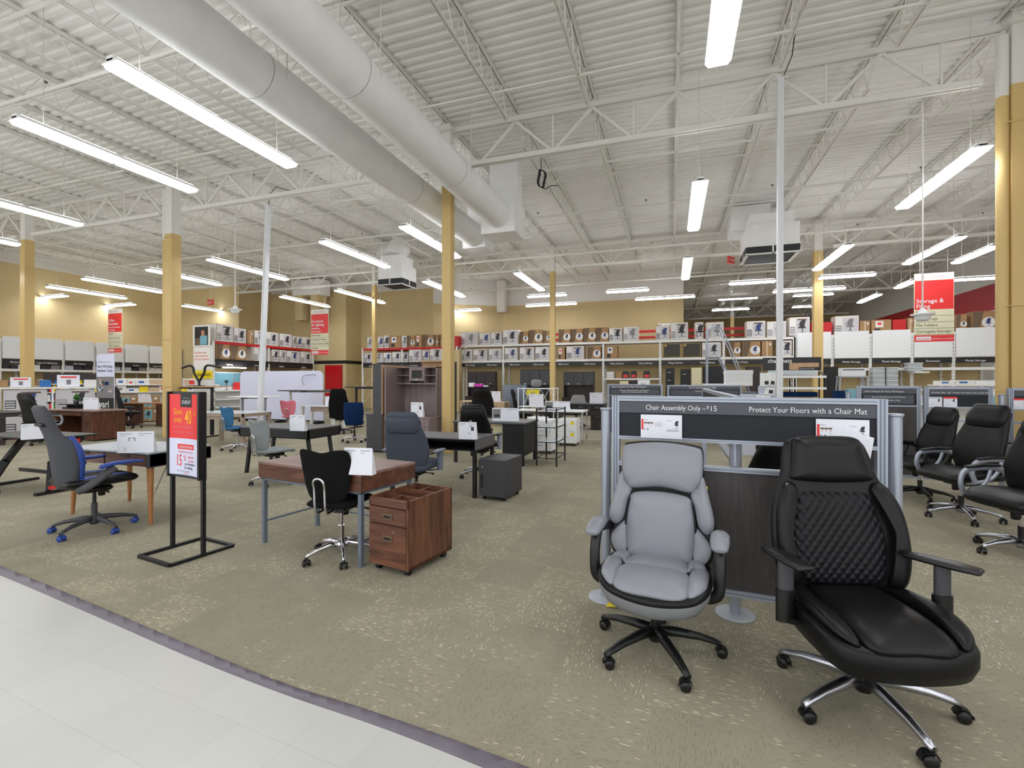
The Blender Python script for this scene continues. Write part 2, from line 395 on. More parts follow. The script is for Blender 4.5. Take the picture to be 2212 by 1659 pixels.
# corrugated roof deck, ribs along X
b = MB(); prof = []; y = -6.0; P_ = .19
while y < 44:
    prof += [(y, DZ), (y + .07, DZ), (y + .095, DZ + .038), (y + .165, DZ + .038)]; y += P_
vs = [(x, yy, zz) for x in (-30, 14) for yy, zz in prof]; n = len(prof)
b.add(vs, [(i, i + 1, n + i + 1, n + i) for i in range(n - 1)], 'deck_white')
struct(b.obj('ceiling'))
def wall(name, pts, bands, th=.2, flip=1):                   # vertical wall along a polyline, bands (z0,z1,mat)
    b = MB()
    for i in range(len(pts) - 1):
        p, q = Vector((*pts[i], 0)), Vector((*pts[i + 1], 0)); d = (q - p).normalized(); nn = Vector((-d.y, d.x, 0)) * th * flip
        for z0, z1, m in bands:
            b.add([(p.x, p.y, z0), (q.x, q.y, z0), (q.x, q.y, z1), (p.x, p.y, z1), (p.x + nn.x, p.y + nn.y, z0), (q.x + nn.x, q.y + nn.y, z0), (q.x + nn.x, q.y + nn.y, z1), (p.x + nn.x, p.y + nn.y, z1)],
                  [(0, 1, 2, 3), (7, 6, 5, 4), (0, 4, 5, 1), (3, 2, 6, 7)] + ([(0, 3, 7, 4)] if i == 0 else []) + ([(1, 5, 6, 2)] if i == len(pts) - 2 else []), m)
    return struct(b.obj(name))
WL = -26.5
wall('wall_left', [(WL, -2), (WL, 18.8), (-21.5, 18.8), (-21.5, 20.9)], [(0, 6.5, 'wall_tan'), (6.5, 7.0, 'wall_white')], flip=1)
wall('wall_alcove', [(-21.5, 20.9), (-16.4, 20.9), (-16.4, 22.2), (-11.9, 22.2)], [(0, 2.42, 'wall_tan'), (2.42, 2.6, 'stripe_black'), (2.6, 6.4, 'wall_tan'), (6.4, 7.0, 'wall_white')])
wall('wall_diagonal', [(-11.9, 22.2), (-8.75, 24.3)], [(0, 5.6, 'wall_tan'), (5.6, 7.0, 'wall_white')])
wall('wall_back', [(-8.75, 24.3), (.56, 24.3), (.56, 41)], [(0, 5.6, 'wall_tan'), (5.6, 7.0, 'wall_white')])
wall('wall_far', [(.56, 41), (11.6, 41)], [(0, 6.5, 'wall_tan'), (6.5, 7.0, 'wall_white')])
wall('wall_right', [(11.6, 41), (11.6, -3)], [(0, 4.2, 'wall_white'), (4.2, 5.2, 'wall_red'), (5.2, 7.0, 'wall_white')])
# pipe chase on the back wall corner
b = MB(); b.box(-8.9, -8.45, 23.75, 24.2, 5.2, 6.9, 'steel_white'); struct(b.obj('trim_2'))
# red door in alcove
dx0, dx1 = atY(705.5, 20.9), atY(738, 20.9)
b = MB(); b.box(dx0 - .06, dx1 + .06, 20.84, 20.9, 0, 2.36, 'wall_red'); d = struct(b.obj('door_1'))
b = MB(); b.rbox(dx0, dx1, 20.80, 20.86, .01, 2.28, 'red_door', .01); dl = b.obj('door_leaf', d)
b = MB(); b.bar((dx0 + .08, 20.76, 1.02), (dx1 - .08, 20.76, 1.02), .03, .05, 'polished'); b.obj('push_bar', dl)

# ------------------------------------------------------------------ columns and roof steel
G = [-.15, 9.0, 18.3, 27.45, 36.6]
def column(x, y, wd, label, pipe=False, top=5.85, dwn=0):
    t = thing('column', label, 'column', (x, y))
    b = MB(); b.box(-wd / 2, wd / 2, -wd / 2, wd / 2, 0, top, 'column_tan')
    b.box(-wd / 2 - .004, wd / 2 + .004, -wd / 2 - .004, wd / 2 + .004, .0, .015, 'column_tan'); b.obj('shaft', t)
    b = MB(); b.box(-wd / 2 + .01, wd / 2 - .01, -wd / 2 + .01, wd / 2 - .01, top, 6.9, 'steel_white')
    b.box(-wd / 2 - .08, wd / 2 + .08, -wd / 2 - .08, wd / 2 + .08, 6.72, 6.76, 'steel_white'); b.obj('capital', t)
    if pipe:
        b = MB(); b.cyl(-wd / 2 - .07 if pipe > 0 else wd / 2 + .07, -.05, 0, top - .15, .075, 'column_tan', 14); b.cyl(-wd / 2 - .07 if pipe > 0 else wd / 2 + .07, -.05, top - .15, 6.6, .075, 'steel_white', 14); b.obj('downpipe', t)
        b = MB(); px = -wd / 2 - .07 if pipe > 0 else wd / 2 + .07
        for z in (1.35, 2.6, 5.3): b.tube([(px - .09, -.05, z), (px, -.14, z), (wd / 2 + .01, -wd / 2 - .01, z)], .008, 'column_tan', 6)
        b.obj('pipe_strap', t)
    return t
column(-4.47, 9.0, .2, 'tan square steel column beside the hutch desk, rising between the two round ducts')
column(-12.6, 9.0, .26, 'wide tan column with a downpipe behind the red sale sign, white at its top', 1, 5.4)
column(-18.9, 9.0, .24, 'tan column farthest left, in front of the white wall panels')
column(4.85, 9.0, .26, 'tan column with a downpipe at the right edge of the photo', 1)
column(-4.48, 18.3, .2, 'slim tan column in front of the back wall racks, behind the white wire stand')
column(4.66, 18.3, .26, 'tan column beside the chair mat rack, in front of the white header panels')
column(-12.8, 18.3, .17, 'slim tan column behind the grey hutch desk, before the red-beam rack')
column(3.9, 35.0, .22, 'far column with a white and red painted band above the back rack') 
# joists run along Y, one mesh per bay length
JX = [-4.5 + 1.535 * k for k in range(-15, 11)]
def joist_parts(L_):
    z1 = 6.992; zb = 6.45; a = MB(); c = MB(); w_ = MB()
    for sx in (-.032, .012): a.box(sx, sx + .02, 0, L_, z1 - .05, z1, 'steel_white')
    a.box(-.05, .05, 0, L_, z1 - .006, z1, 'steel_white')
    for sx in (-.03, .012): c.box(sx, sx + .018, .55, L_ - .55, zb, zb + .04, 'steel_white')
    n = int(L_ / .62); st = (L_ - 1.1) / n
    pts = [(0, .12, z1 - .03)]
    for i in range(n): pts += [(0, .55 + st * i, zb + .02), (0, .55 + st * (i + .5), z1 - .03)]
    pts += [(0, L_ - .55, zb + .02), (0, L_ - .12, z1 - .03)]
    for i in range(len(pts) - 1): w_.bar(pts[i], pts[i + 1], .016, .016, 'steel_white')
    return a, c, w_
bays = ['nearest roof bay', 'second roof bay', 'third roof bay over the back rack', 'third roof bay over the middle rack', 'third roof bay over the storage aisle', 'fourth roof bay', 'last roof bay by the far wall']
for bi, (y0, y1, xr) in enumerate([(G[0], G[1], (-28, 11)), (G[1], G[2], (-28, 11)), (G[2], 24.1, (-8.7, .5)), (G[2], 22.1, (-11, -8.7)), (G[2], G[3], (.7, 11)), (G[3], G[4], (.7, 11)), (G[4], 41, (.7, 11))]):
    proto = None
    for x in JX:
        if not (xr[0] < x < xr[1]): continue
        ji = JX.index(x) - 15
        lb = 'white roof joist %s, %s' % ('in line with the duct column' if ji == 0 else '%s %s of the duct column' % (NTH[abs(ji) - 1], 'right' if ji > 0 else 'left'), bays[bi])
        if proto is None:
            proto = thing('roof_joist', lb, 'joist', (x, y0, 0), 0, 'roof joists of the ' + bays[bi]); a, c, w_ = joist_parts(y1 - y0)
            a.obj('top_chord', proto); c.obj('bottom_chord', proto); w_.obj('web', proto); KK = kids(proto)
        else:
            o = proto.copy(); COL.objects.link(o); o.location = (x, y0, 0); o['label'] = lb
            for k in KK: q = k.copy(); COL.objects.link(q); q.parent = o
def girder(y, x0, x1, label, first=True):
    t = thing('roof_girder', label, 'girder', (0, y, 0)); zt, zb = 6.80, 5.95
    a = MB()
    for s in (-.07, .02): a.box(x0, x1, s, s + .05, zt - .09, zt, 'steel_white')
    a.obj('top_chord', t); a = MB()
    for s in (-.07, .02): a.box(x0 + .3, x1 - .3, s, s + .05, zb, zb + .09, 'steel_white')
    a.obj('bottom_chord', t); a = MB(); k0 = None; xs = [x for x in JX if x0 - .1 < x < x1 + .1]
    for i, x in enumerate(xs):
        for sgn in (-1, 1):
            xm = x + sgn * .7675
            if x0 < xm < x1: a.bar((x, 0, zt - .08), (xm, 0, zb + .04), .045 if sgn > 0 else .05, .05, 'steel_white')
        if x0 < x + .7675 < x1: a.bar((x + .7675, 0, zb + .04), (x + .7675, 0, zt - .05), .03, .03, 'steel_white')
    a.obj('web', t)
girder(G[0], -27, 11.4, 'white steel roof girder above the camera')
girder(G[1], -18.9, -12.72, 'white roof girder from the leftmost column to the column behind the sale sign')
girder(G[1], -12.5, -4.6, 'white roof girder between the sale sign column and the duct column')
girder(G[1], -4.35, 4.72, 'white roof girder crossing the picture above the partition, nearest and largest')
girder(G[1], 5.0, 11.4, 'white roof girder right of the right-hand tan column')
girder(G[1], -26.3, -19.05, 'white roof girder running left from the leftmost column')
girder(G[2], -21.4, -4.6, 'white roof girder over the left red-beam rack')
girder(G[2], -4.35, 4.5, 'white second roof girder over the back racks')
girder(G[2], 4.8, 11.4, 'white second roof girder over the storage aisle')
girder(G[3], .8, 11.4, 'white far roof girder behind the storage sign')
girder(G[4], .8, 11.4, 'white farthest roof girder near the far wall')
for k, (y, x0, x1, z) in enumerate([(1.6, -25, 11, 6.88), (3.9, -25, 11, 6.47), (5.6, -25, 11, 6.88), (7.6, -25, 11, 6.47), (10.8, -25, 11, 6.47), (12.4, -25, 11, 6.88), (14.6, -25, 11, 6.47), (16.6, -25, 11, 6.88), (20.3, -11, 11, 6.47), (23.2, -8.9, 11, 6.47), (25.8, .8, 11, 6.47)]):
    b = MB(); b.bar((x0, y, z), (x1, y, z), .035, .035, 'steel_white')
    tag(b.obj('bridging_bar'), 'thin white bridging bar crossing the roof joists, %s from the camera' % NTH[k], 'bracing bar', 'bridging bars under the roof deck')
for k, (y, z, r, lb) in enumerate([(4.9, 6.3, .03, 'white sprinkler pipe crossing the ceiling above the foreground'), (13.3, 6.28, .03, 'white sprinkler pipe crossing the ceiling before the second girder'), (17.2, 6.2, .045, 'thicker white sprinkler pipe crossing beside the second girder'), (22.4, 6.15, .045, 'white sprinkler pipe crossing above the back rack')]):
    b = MB(); b.tube([(-24 if y < 18 else -11, y, z), (11.2, y, z)], r, 'steel_white', 10); t = tag(b.obj('sprinkler_pipe'), lb, 'pipe')
    for x in [q * 3.05 - 22 for q in range(11)]:
        if y > 18 and x < -10: continue
        b = MB()
        b.cyl(x, y, z + .02, z + .12, .008, 'steel_edge', 6); b.lathe(x, y, [(.012, z + .12), (.03, z + .14), (.03, z + .15), (.01, z + .16)], 'duct_seam', 8); b.obj('sprinkler_head', t)

# ------------------------------------------------------------------ ducts
def duct(x, z, r, y0, y1, label, bands, box=None):
    t = thing('round_duct', label, 'duct', (x, 0, z)); b = MB()
    b.tube([(0, y0, 0), (0, y1, 0)], r, 'duct', 40, cap=True); b.obj('duct_tube', t)
    b = MB()
    for y in bands:
        b.tube([(0, y, 0), (0, y + .03, 0)], r + .006, 'duct', 40)
        b.tube([(0, y - .006, 0), (0, y, 0)], r + .002, 'duct_seam', 40)
    b.obj('joint_band', t)
    for y in bands: 
        for s in (-1, 1): b = MB(); b.bar((s * r, y + .2, 0), (s * r, y + .2, 6.93 - z), .02, .003, 'steel_white'); b.obj('hanger_strap', t)
    return t
t = duct(-3.86, 5.40, .315, -4, 10.4, 'larger right-hand white round duct hanging diagonally under the roof', [2.45, 5.0, 7.9])
b = MB(); b.rbox(-.42, .42, 10.35, 11.15, -.42, .36, 'duct', .01); b.box(-.36, .36, 10.75, 11.1, .36, 1.4, 'duct'); b.obj('elbow_box', t)
t = duct(-4.98, 5.38, .305, -4, 11.6, 'left-hand white round duct running beside the larger one', [2.0, 4.6, 8.3, 9.6])
b = MB(); b.rbox(-.33, .33, 11.55, 12.2, -.33, .33, 'duct', .01); b.box(-.3, .3, 11.8, 12.15, .33, 1.4, 'duct'); b.obj('elbow_box', t)
def diffuser(x, y, zb, s, h, label):
    t = thing('ceiling_diffuser', label, 'air diffuser', (x, y, zb)); b = MB()
    b.box(-s / 2, s / 2, -s / 2, s / 2, .22, h, 'duct'); b.box(-s * .42, s * .42, -s * .42, s * .42, h, h + .35, 'duct'); b.obj('plenum_box', t)
    b = MB(); e = s / 2 + .04
    b.prism([(-e, -e, .22), (e, -e, .22), (e, e, .22), (-e, e, .22)], (0, 0, .02), 'duct')
    for sx, sy in ((1, 0), (-1, 0), (0, 1), (0, -1)):
        X = Matrix.Rotation(math.atan2(sy, sx), 4, 'Z')
        b.box(e - .1, e - .02, -e, e, 0, .03, 'duct', X); b.box(e - .07, e - .03, -e + .05, -.02, .03, .22, 'vent_dark', X); b.box(e - .07, e - .03, .02, e - .05, .03, .22, 'vent_dark', X); b.box(e - .06, e - .02, -.02, .02, 0, .22, 'duct', X)
    for i in range(4): q = e - .12 - i * .11; b.box(-q, q, -q, q, .02 + .025 * i, .03 + .025 * i, 'duct' if i % 2 else 'vent_dark')
    b.obj('grille', t); return t
t = diffuser(-9.7, 15.3, 5.0, 1.0, .75, 'white square air diffuser box hanging left of the duct column'); b = MB()
b.tube([(-.1, 0, 1.1), (-.1, .1, 1.4), (-.15, .4, 1.6)], [.42, .42, .42], 'duct', 20); b.tube([(-.65, 1.2, 1.55), (-.65, .2, 1.5), (-.6, .1, 1.2)], .34, 'duct', 20); b.obj('feed_duct', t)
t = diffuser(2.75, 15.8, 5.15, 1.35, .85, 'large white air diffuser box right of the white power pole'); b = MB()
b.rbox(-1.0, .1, .2, 1.3, 1.0, 1.75, 'duct', .02); b.tube([(.2, .3, .9), (.3, .6, 1.5)], .3, 'duct', 16); b.obj('feed_duct', t)
# beam-mounted tan ducts high in the left alcove
t = thing('duct_drop', 'tan painted duct drop high on the alcove wall behind the left red rack', 'duct', (-17.9, 20.2, 4.6)); b = MB()
b.box(-.95, -.45, -.3, .4, .1, 1.4, 'wall_tan'); b.box(.0, .5, -.25, .4, -.1, 1.4, 'wall_tan'); b.obj('drop', t); b = MB(); b.rbox(-1.1, .7, -.35, .45, 1.4, 2.2, 'duct', .02); b.obj('trunk', t)

# ------------------------------------------------------------------ strip lights
LH = 3.35; LZ = EYE + LH
def light(x, y, z, L_, ax, label, wires=1):
    t = thing('strip_light', label, 'ceiling light', (x, y, z), 0 if ax == 'x' else PI / 2, 'suspended fluorescent strip lights')
    b = MB(); h = L_ / 2; wd = .13
    b.box(-h, h, -.05, .05, .03, .085, 'lamp_body'); b.prism([(-h, -wd, .012), (-h, wd, .012), (-h, .05, .05), (-h, -.05, .05)], (2 * h, 0, 0), 'lamp_body'); b.obj('housing', t)
    b = MB(); n = 2 if L_ > 1.6 else 1
    for i in range(n):
        b.box(-h + i * L_ / n + .05, -h + (i + 1) * L_ / n - .05, -.045, .045, .086, .09, 'added_uplight')  # upward glowing strip on the housing, added to brighten the ceiling
        a0 = -h + i * L_ / n + .02; a1 = -h + (i + 1) * L_ / n - .02
        b.prism([(a0, -wd + .035, -.03), (a0, wd - .035, -.03), (a0, wd - .004, .012), (a0, -wd + .004, .012)][::-1], (a1 - a0, 0, 0), 'lamp')
    b.obj('diffuser', t)
    for q in (-h + .3, h - .3): b = MB(); b.bar((q, 0, .08), (q, 0, 6.93 - z), .006, .006, 'steel_edge'); b.obj('hanger_wire', t)
    return t
def lpos(px, py, h=LH):
    d = ray(px, py); t = h / d[2]; return d[0] * t, d[1] * t
LD = [('y', (225, 140), (640, 358), 'long strip light left of the round ducts, second largest in the photo'), ('y', (20, 262), (428, 412), 'long strip light at upper left, below and left of the one beside the ducts'),
 ('y', (-90, 415), (172, 487), 'strip light cut by the left edge, above the leftmost column'), ('y', (-110, 500), (40, 527), 'strip light of which only the tip shows at the left edge'),
 ('y', (312, 583), (482, 615), 'strip light passing just right behind the sale sign column, high up'), ('y', (450, 560), (620, 604), 'strip light crossed by the leaning white power pole'),
 ('y', (690, 522), (842, 577), 'strip light above the left diffuser box'), ('y', (865, 490), (993, 556), 'strip light behind the duct column just under the duct ends'),
 ('y', (180, 602), (350, 632), 'strip light ending at the left side of the sale sign column'), ('y', (103, 619), (270, 645), 'strip light before the left wall, right of the leftmost column'),
 ('x', (70, 648), (130, 637), 'short strip light touching the leftmost column at left wall'), ('x', (213, 665), (280, 656), 'short strip light right above the office supplies banner'),
 ('x', (385, 684), (432, 679), 'short strip light just right of the sale sign column'), ('y', (398, 660), (513, 679), 'strip light above the photo poster on the left rack'),
 ('y', (605, 641), (712, 663), 'strip light above the furniture and lighting banner'), ('y', (728, 627), (827, 655), 'strip light just below the left diffuser box'),
 ('y', (918, 608), (1000, 641), 'strip light behind the duct column, lower of two pointing away'), ('x', (942, 676), (1035, 668), 'low strip light right of the duct column at the back corner'),
 ('y', (1115, 590), (1172, 627), 'strip light pointing away, left of the slim middle column'), ('x', (1142, 643), (1222, 635), 'upper strip light crossing behind the slim middle column'),
 ('x', (1137, 662), (1245, 655), 'lower strip light crossing behind the slim middle column'), ('x', (1310, 632), (1402, 625), 'upper strip light over the middle of the back rack'),
 ('x', (1372, 648), (1502, 640), 'lower strip light ending above the back wall corner'), ('y', (1573, -60), (1556, 138), 'largest strip light overhead, cut by the top edge of the photo'),
 ('y', (1514, 392), (1497, 497), 'strip light pointing away below the nearest girder, centre right'), ('y', (1487, 558), (1480, 603), 'small strip light pointing away above the back rack'),
 ('y', (2122, 318), (1950, 449), 'long bright strip light at upper right near the right column'), ('y', (2072, 512), (1962, 570), 'strip light above the storage banner'),
 ('y', (2150, 532), (2065, 568), 'strip light between the storage banner and right column'), ('y', (1832, 530), (1765, 583), 'strip light touching the tan column by the mat rack'),
 ('x', (2057, 605), (2181, 599), 'strip light level with the top of the storage banner, at its right'), ('x', (1770, 600), (1890, 594), 'strip light right of the tan column, uppermost of three'),
 ('x', (1668, 632), (1829, 621), 'long strip light crossing behind the white power pole and tan column'), ('x', (1711, 641), (1803, 634), 'small strip light below the long one beside the tan column'),
 ('x', (1575, 613), (1675, 608), 'strip light just left of the white power pole under the large diffuser'), ('x', (1551, 648), (1637, 643), 'small strip light left of the power pole, second down'),
 ('x', (1538, 670), (1618, 668), 'small strip light left of the power pole, lowest'), ('x', (1715, 664), (1755, 662), 'tiny strip light beside the wall fan'),
 ('y', (1900, 636), (1856, 654), 'small strip light slanting between column and storage banner'), ('y', (1972, 607), (1942, 622), 'strip light disappearing behind the storage banner')]
for ax, p, q, lb in LD:
    h = LH if abs((p[1] + q[1]) / 2 - HY) > 190 else LH + .35
    if 1500 < p[0] < 1800 and p[1] > 640: h = LH + 1.2
    a, c = lpos(*p, h), lpos(*q, h)
    x, y = (a[0] + c[0]) / 2, (a[1] + c[1]) / 2
    L_ = abs(a[0] - c[0]) if ax == 'x' else abs(a[1] - c[1])
    light(x, y, EYE + h, max(1.2, min(L_, 4.8)), ax, lb)
for k, (x, y) in enumerate([(-2.6, -.6), (5.4, -1), (-8.5, -2.2), (-1.0, -4), (6, 1.4), (-14, .5), (-14, 4), (-19.5, 3), (-20, 7.5), (8.6, 4.5), (8.8, 9), (2.0, 2.2)]):
    light(x, y, LZ, 2.44, 'y', 'strip light outside the photo, %s metres %s and %s metres %s the camera' % (round(abs(x)), 'right' if x > 0 else 'left', round(abs(y)), 'ahead of' if y > 0 else 'behind'))
# ------------------------------------------------------------------ cartons
def chair_icon(b, cx, z0, s, y, m, m2=None):                  # little printed chair, facing local -Y
    m2 = m2 or m
    def P(pts, mm): b.poly([(cx + u * s, y, z0 + v * s) for u, v in pts], mm)
    P([(-.18, .5), (.12, .46), (.22, .98), (-.02, 1.0), (-.2, .8)], m); P([(-.3, .38), (.2, .36), (.24, .48), (-.26, .5)], m)
    P([(-.03, .14), (.03, .14), (.03, .38), (-.03, .38)], m2); P([(-.28, .02), (0, .14), (.28, .02), (.26, 0), (0, .1), (-.26, 0)], m2)
    P([(-.34, .6), (-.12, .62), (-.12, .66), (-.34, .65)], m2)
def circ(b, cx, cz, r, y, m, n=20): b.poly([(cx + r * math.cos(2 * PI * i / n), y, cz + r * math.sin(2 * PI * i / n)) for i in range(n)], m)
def rect(b, x0, x1, z0, z1, y, m): b.poly([(x0, y, z0), (x1, y, z0), (x1, y, z1), (x0, y, z1)], m)
def carton(kind, wd, h, d, v=0):
    b = MB(); y = -d / 2; e = y - .002
    base = {'W': 'carton_brown', 'B': 'carton_brown', 'P': 'carton_brown', 'L': 'carton_brown', 'K': 'carton_black', 'G': 'carton_grey', 'R': 'rack_red'}[kind]
    b.rbox(-wd / 2, wd / 2, y, d / 2, 0, h, base, .006, 1)
    if kind in 'WG':
        m0 = 'carton_white' if kind == 'W' else 'carton_grey'
        rect(b, -wd / 2 + .012, wd / 2 - .012, .012, h - .012, e, m0)
        for s in (-1, 1):
            q = [(s * (wd / 2 + .002), y + .01, .012), (s * (wd / 2 + .002), d / 2 - .01, .012), (s * (wd / 2 + .002), d / 2 - .01, h - .012), (s * (wd / 2 + .002), y + .01, h - .012)]
            b.poly(q if s > 0 else q[::-1], 'carton_white')
        x0 = -wd / 2 + .02
        rect(b, x0 + .01, x0 + wd * .26, h * .08, h * .48, e - .001, 'ink_grey' if v % 2 else 'ink'); 
        for k in range(3): rect(b, x0 + .02, x0 + wd * .24, h * (.12 + .12 * k), h * (.19 + .12 * k), e - .002, 'carton_grey')
        rect(b, x0 + wd * .3, wd / 2 - .03, h * .08, h * .9, e - .001, 'carton_grey')
        if v % 3 == 0: rect(b, -wd * .1, wd * .35, h * .82, h * .9, e - .002, 'carton_dark')
        chair_icon(b, wd * .14, h * .12, h * .72, e - .003, ['ink', 'ink', 'ink_blue', 'ink_grey'][v % 4], 'ink')
        if wd < .45: rect(b, -wd * .3, wd * .3, h * .86, h * .9, e - .003, 'ink_grey')
    if kind == 'B':
        r = min(wd, h) * .3; circ(b, wd * .22, h * .42, r, e, 'carton_white'); chair_icon(b, wd * .22, h * .42 - r * .8, r * 1.6, e - .002, 'ink_blue' if v % 2 else 'ink', 'ink')
        b.poly([(-wd / 2 + .01, e, .01), (-wd * .2, e, .01), (0, e, h - .01), (-wd / 2 + .01, e, h - .01)], 'carton_dark')
    if kind == 'L':
        rect(b, -wd * .3, wd * .1, h * .45, h * .9, e, 'carton_white'); rect(b, -wd * .2, 0, h * .62, h * .8, e - .002, 'poster_red' if v % 2 else 'ink_blue'); rect(b, -wd * .36, -wd * .05, h * .08, h * .36, e, 'ink')
    if kind == 'P':
        rect(b, -.03, .03, .01, h - .01, e, 'maple'); rect(b, wd * .2, wd * .36, h * .7, h * .86, e, 'carton_white')
    if kind == 'K':
        for a in ((-wd / 2 + .012, wd / 2 - .012, .012, .03), (-wd / 2 + .012, wd / 2 - .012, h - .03, h - .012), (-wd / 2 + .012, -wd / 2 + .03, .012, h - .012), (wd / 2 - .03, wd / 2 - .012, .012, h - .012)): rect(b, *a, e, 'gold')
        circ(b, -wd * .36, h * .84, .05, e - .001, 'gold', 12)
    return b
DESC = {'W': 'white printed chair carton', 'B': 'brown white-circled carton', 'P': 'plain brown carton', 'L': 'brown carton with white label', 'K': 'black gold-bordered carton', 'G': 'grey printed carton', 'R': 'red carton'}
def row(items, where, group, plane, z, rz, d=.5, ax='Y'):
    for i, it in enumerate(items):
        p0, p1, k = it[:3]; h = it[3] if len(it) > 3 else .58
        f = atY if ax == 'Y' else atX
        a0, a1 = f(p0, plane), f(p1, plane); wd = abs(a1 - a0) - .012; c = (a0 + a1) / 2
        dd = min(d, max(.3, wd + .1)) if k == 'L' else d
        b = carton(k, wd, h, dd, i * 7 + len(items)); o = b.obj('carton')
        if ax == 'Y': o.location = (c, plane + dd / 2, z)
        else: o.location = (plane - dd / 2, c, z)
        o.rotation_euler = (0, 0, rz)
        tag(o, '%s, %s %s' % (DESC[k], ORD[i], where), 'box', group)
# ------------------------------------------------------------------ racks
def rack(label, ups, plane, zs, d, rz, beam, ax='Y', back=False, header=None, hz=(2.2, 2.36), low=None, panel=None):
    # ups: sorted coordinates of uprights along the run; local x along the run, front -y
    x0, x1 = ups[0], ups[-1]
    t = thing('storage_rack', label, 'rack', (0, plane, 0) if ax == 'Y' else (plane, 0, 0), rz)
    for u in ups:
        b = MB(); b.box(u - .045, u + .045, -.0, .06, 0, zs[-1], 'rack_white'); b.box(u - .04, u + .04, d - .06, d, 0, zs[-1], 'rack_white')
        for k in range(int(zs[-1] / .13)): b.box(u - .008, u + .008, -.003, 0, .1 + k * .13, .14 + k * .13, 'stripe_black')
        for k in range(int(zs[-1] / .8)): b.bar((u, .03, .3 + .8 * k), (u, d - .03, .9 + .8 * k), .02, .02, 'rack_white')
        b.obj('upright', t)
    for z in zs:
        b = MB(); b.box(x0 + .045, x1 - .045, -.015, .03, z - .1, z, beam if z == zs[-1] else 'rack_white' if beam == 'rack_white' else 'stripe_black'); b.box(x0 + .045, x1 - .045, d - .04, d, z - .1, z, beam); b.obj('beam', t)
        b = MB(); b.box(x0 + .04, x1 - .04, .03, d - .03, z - .03, z - .004, 'maple'); b.obj('shelf_board', t)
    if header:
        for i in range(len(ups) - 1):
            b = MB(); b.box(ups[i] + .06, ups[i + 1] - .06, -.03, -.016, hz[0], hz[1], 'header_black')
            n = 2 if ups[i + 1] - ups[i] > 1.6 else 1
            for k in range(n):
                st = header[(i * 2 + k) % len(header)]; cx = ups[i] + (ups[i + 1] - ups[i]) * (k + .5) / n
                b.text(st, (cx, -.031, hz[0] + .045), (1, 0, 0), (0, 0, 1), .1, 'label_white', .01, 'CENTER')
            b.obj('header_strip', t)
    if panel:
        for i in range(len(ups) - 1):
            b = MB(); b.rbox(ups[i] + .055, ups[i + 1] - .055, -.05, -.012, panel[0], panel[1], 'panel_white', .005); b.obj('header_panel', t)
    if back:
        b = MB(); b.box(x0, x1, d + .01, d + .05, 0, back, 'wall_tan'); b.obj('back_panel', t)
    return t
YB = 21.4
up = [atY(p, YB) for p in (993, 1087, 1190, 1303, 1426, 1563.5, 1716)]
rack('long white steel rack along the back wall holding two rows of chair cartons', up, YB, [2.5, 3.27], .9, 0, 'rack_white', back=2.5, header=['Office Desks', 'Office Desks', 'Office Desks', 'Office Desks', 'Office Desks', 'Office Desks', 'Filing Cabinets', 'Filing Cabinets', 'Filing Cabinets', 'Filing Cabinets'])
row([(992, 1033, 'W', .66), (1035, 1060, 'W'), (1060, 1084, 'W', .6), (1086, 1119, 'W', .7), (1122, 1141, 'B'), (1142, 1172, 'B', .64), (1173, 1190, 'B'), (1206, 1232, 'B', .62), (1233, 1259, 'B', .62), (1260, 1287, 'B', .64), (1288, 1314, 'B', .64), (1315, 1345, 'W', .6), (1346, 1379, 'W', .64), (1416, 1447, 'W', .62), (1448, 1487, 'W', .74), (1501, 1520, 'W', .72), (1525, 1564, 'W', .7), (1612, 1654, 'W', .68), (1656, 1699, 'W', .64)],
    'atop the white back rack', 'cartons on top of the back rack', YB + .02, 3.275, 0)
row([(995, 1021, 'W', .56), (1022, 1053, 'W', .56), (1055, 1084, 'W', .56), (1090, 1118, 'W', .6), (1122, 1154, 'W', .6), (1156, 1187, 'W', .6), (1204, 1220, 'L', .56), (1223, 1262, 'W', .6), (1268, 1298, 'B', .56), (1307, 1334, 'L', .56), (1432, 1471, 'K', .62), (1474, 1515, 'K', .62), (1516, 1558, 'W', .62), (1575, 1600, 'B', .6), (1602, 1643, 'B', .62), (1645, 1669, 'P', .62), (1683, 1711, 'W', .62)],
    'on the lower shelf of the back rack', 'cartons on the lower back rack shelf', YB + .02, 2.505, 0)
# red-beam rack back to back with it
b = MB(); t = thing('storage_rack', 'red-beam rack standing behind the white back rack', 'rack', (0, YB + 1.1, 0))
for u in up: b.box(u - .04, u + .04, 0, .06, 0, 3.2, 'rack_white')
b.box(up[0], atY(1790, YB + 1.1), 0, .05, 3.72, 3.84, 'rack_red'); b.box(up[0], atY(1790, YB + 1.1), 0.02, .05, 3.45, 3.56, 'rack_red'); b.obj('beam', t)
b = MB()
for u in (up[0], up[4], up[6]): b.box(u - .04, u + .04, .0, .06, 3.2, 3.8, 'rack_red')
b.obj('upright', t)
# right run with white header panels
up2 = [atY(p, YB) for p in (1718, 1798, 1880, 1970, 2060, 2153)]
rack('long white rack at right with blank white header panels over storage goods', up2, YB, [2.0, 3.3], .9, 0, 'rack_white', back=2.3, header=['Bookcases', 'Bookcases', 'Plastic Storage', 'Plastic Storage', 'Plastic Storage'], hz=(2.16, 2.36), panel=(2.38, 3.42))
row([(1704, 1750, 'W', .74), (1752, 1798, 'R', .5), (1803, 1856, 'W', .72), (1857, 1880, 'P', .5), (1882, 1926, 'L', .52), (1928, 1958, 'R', .5), (1960, 1973, 'P', .55), (2064, 2089, 'B', .62), (2100, 2150, 'B', .7)],
    'atop the right-hand rack', 'cartons on top of the right rack', YB + .05, 3.31, 0)
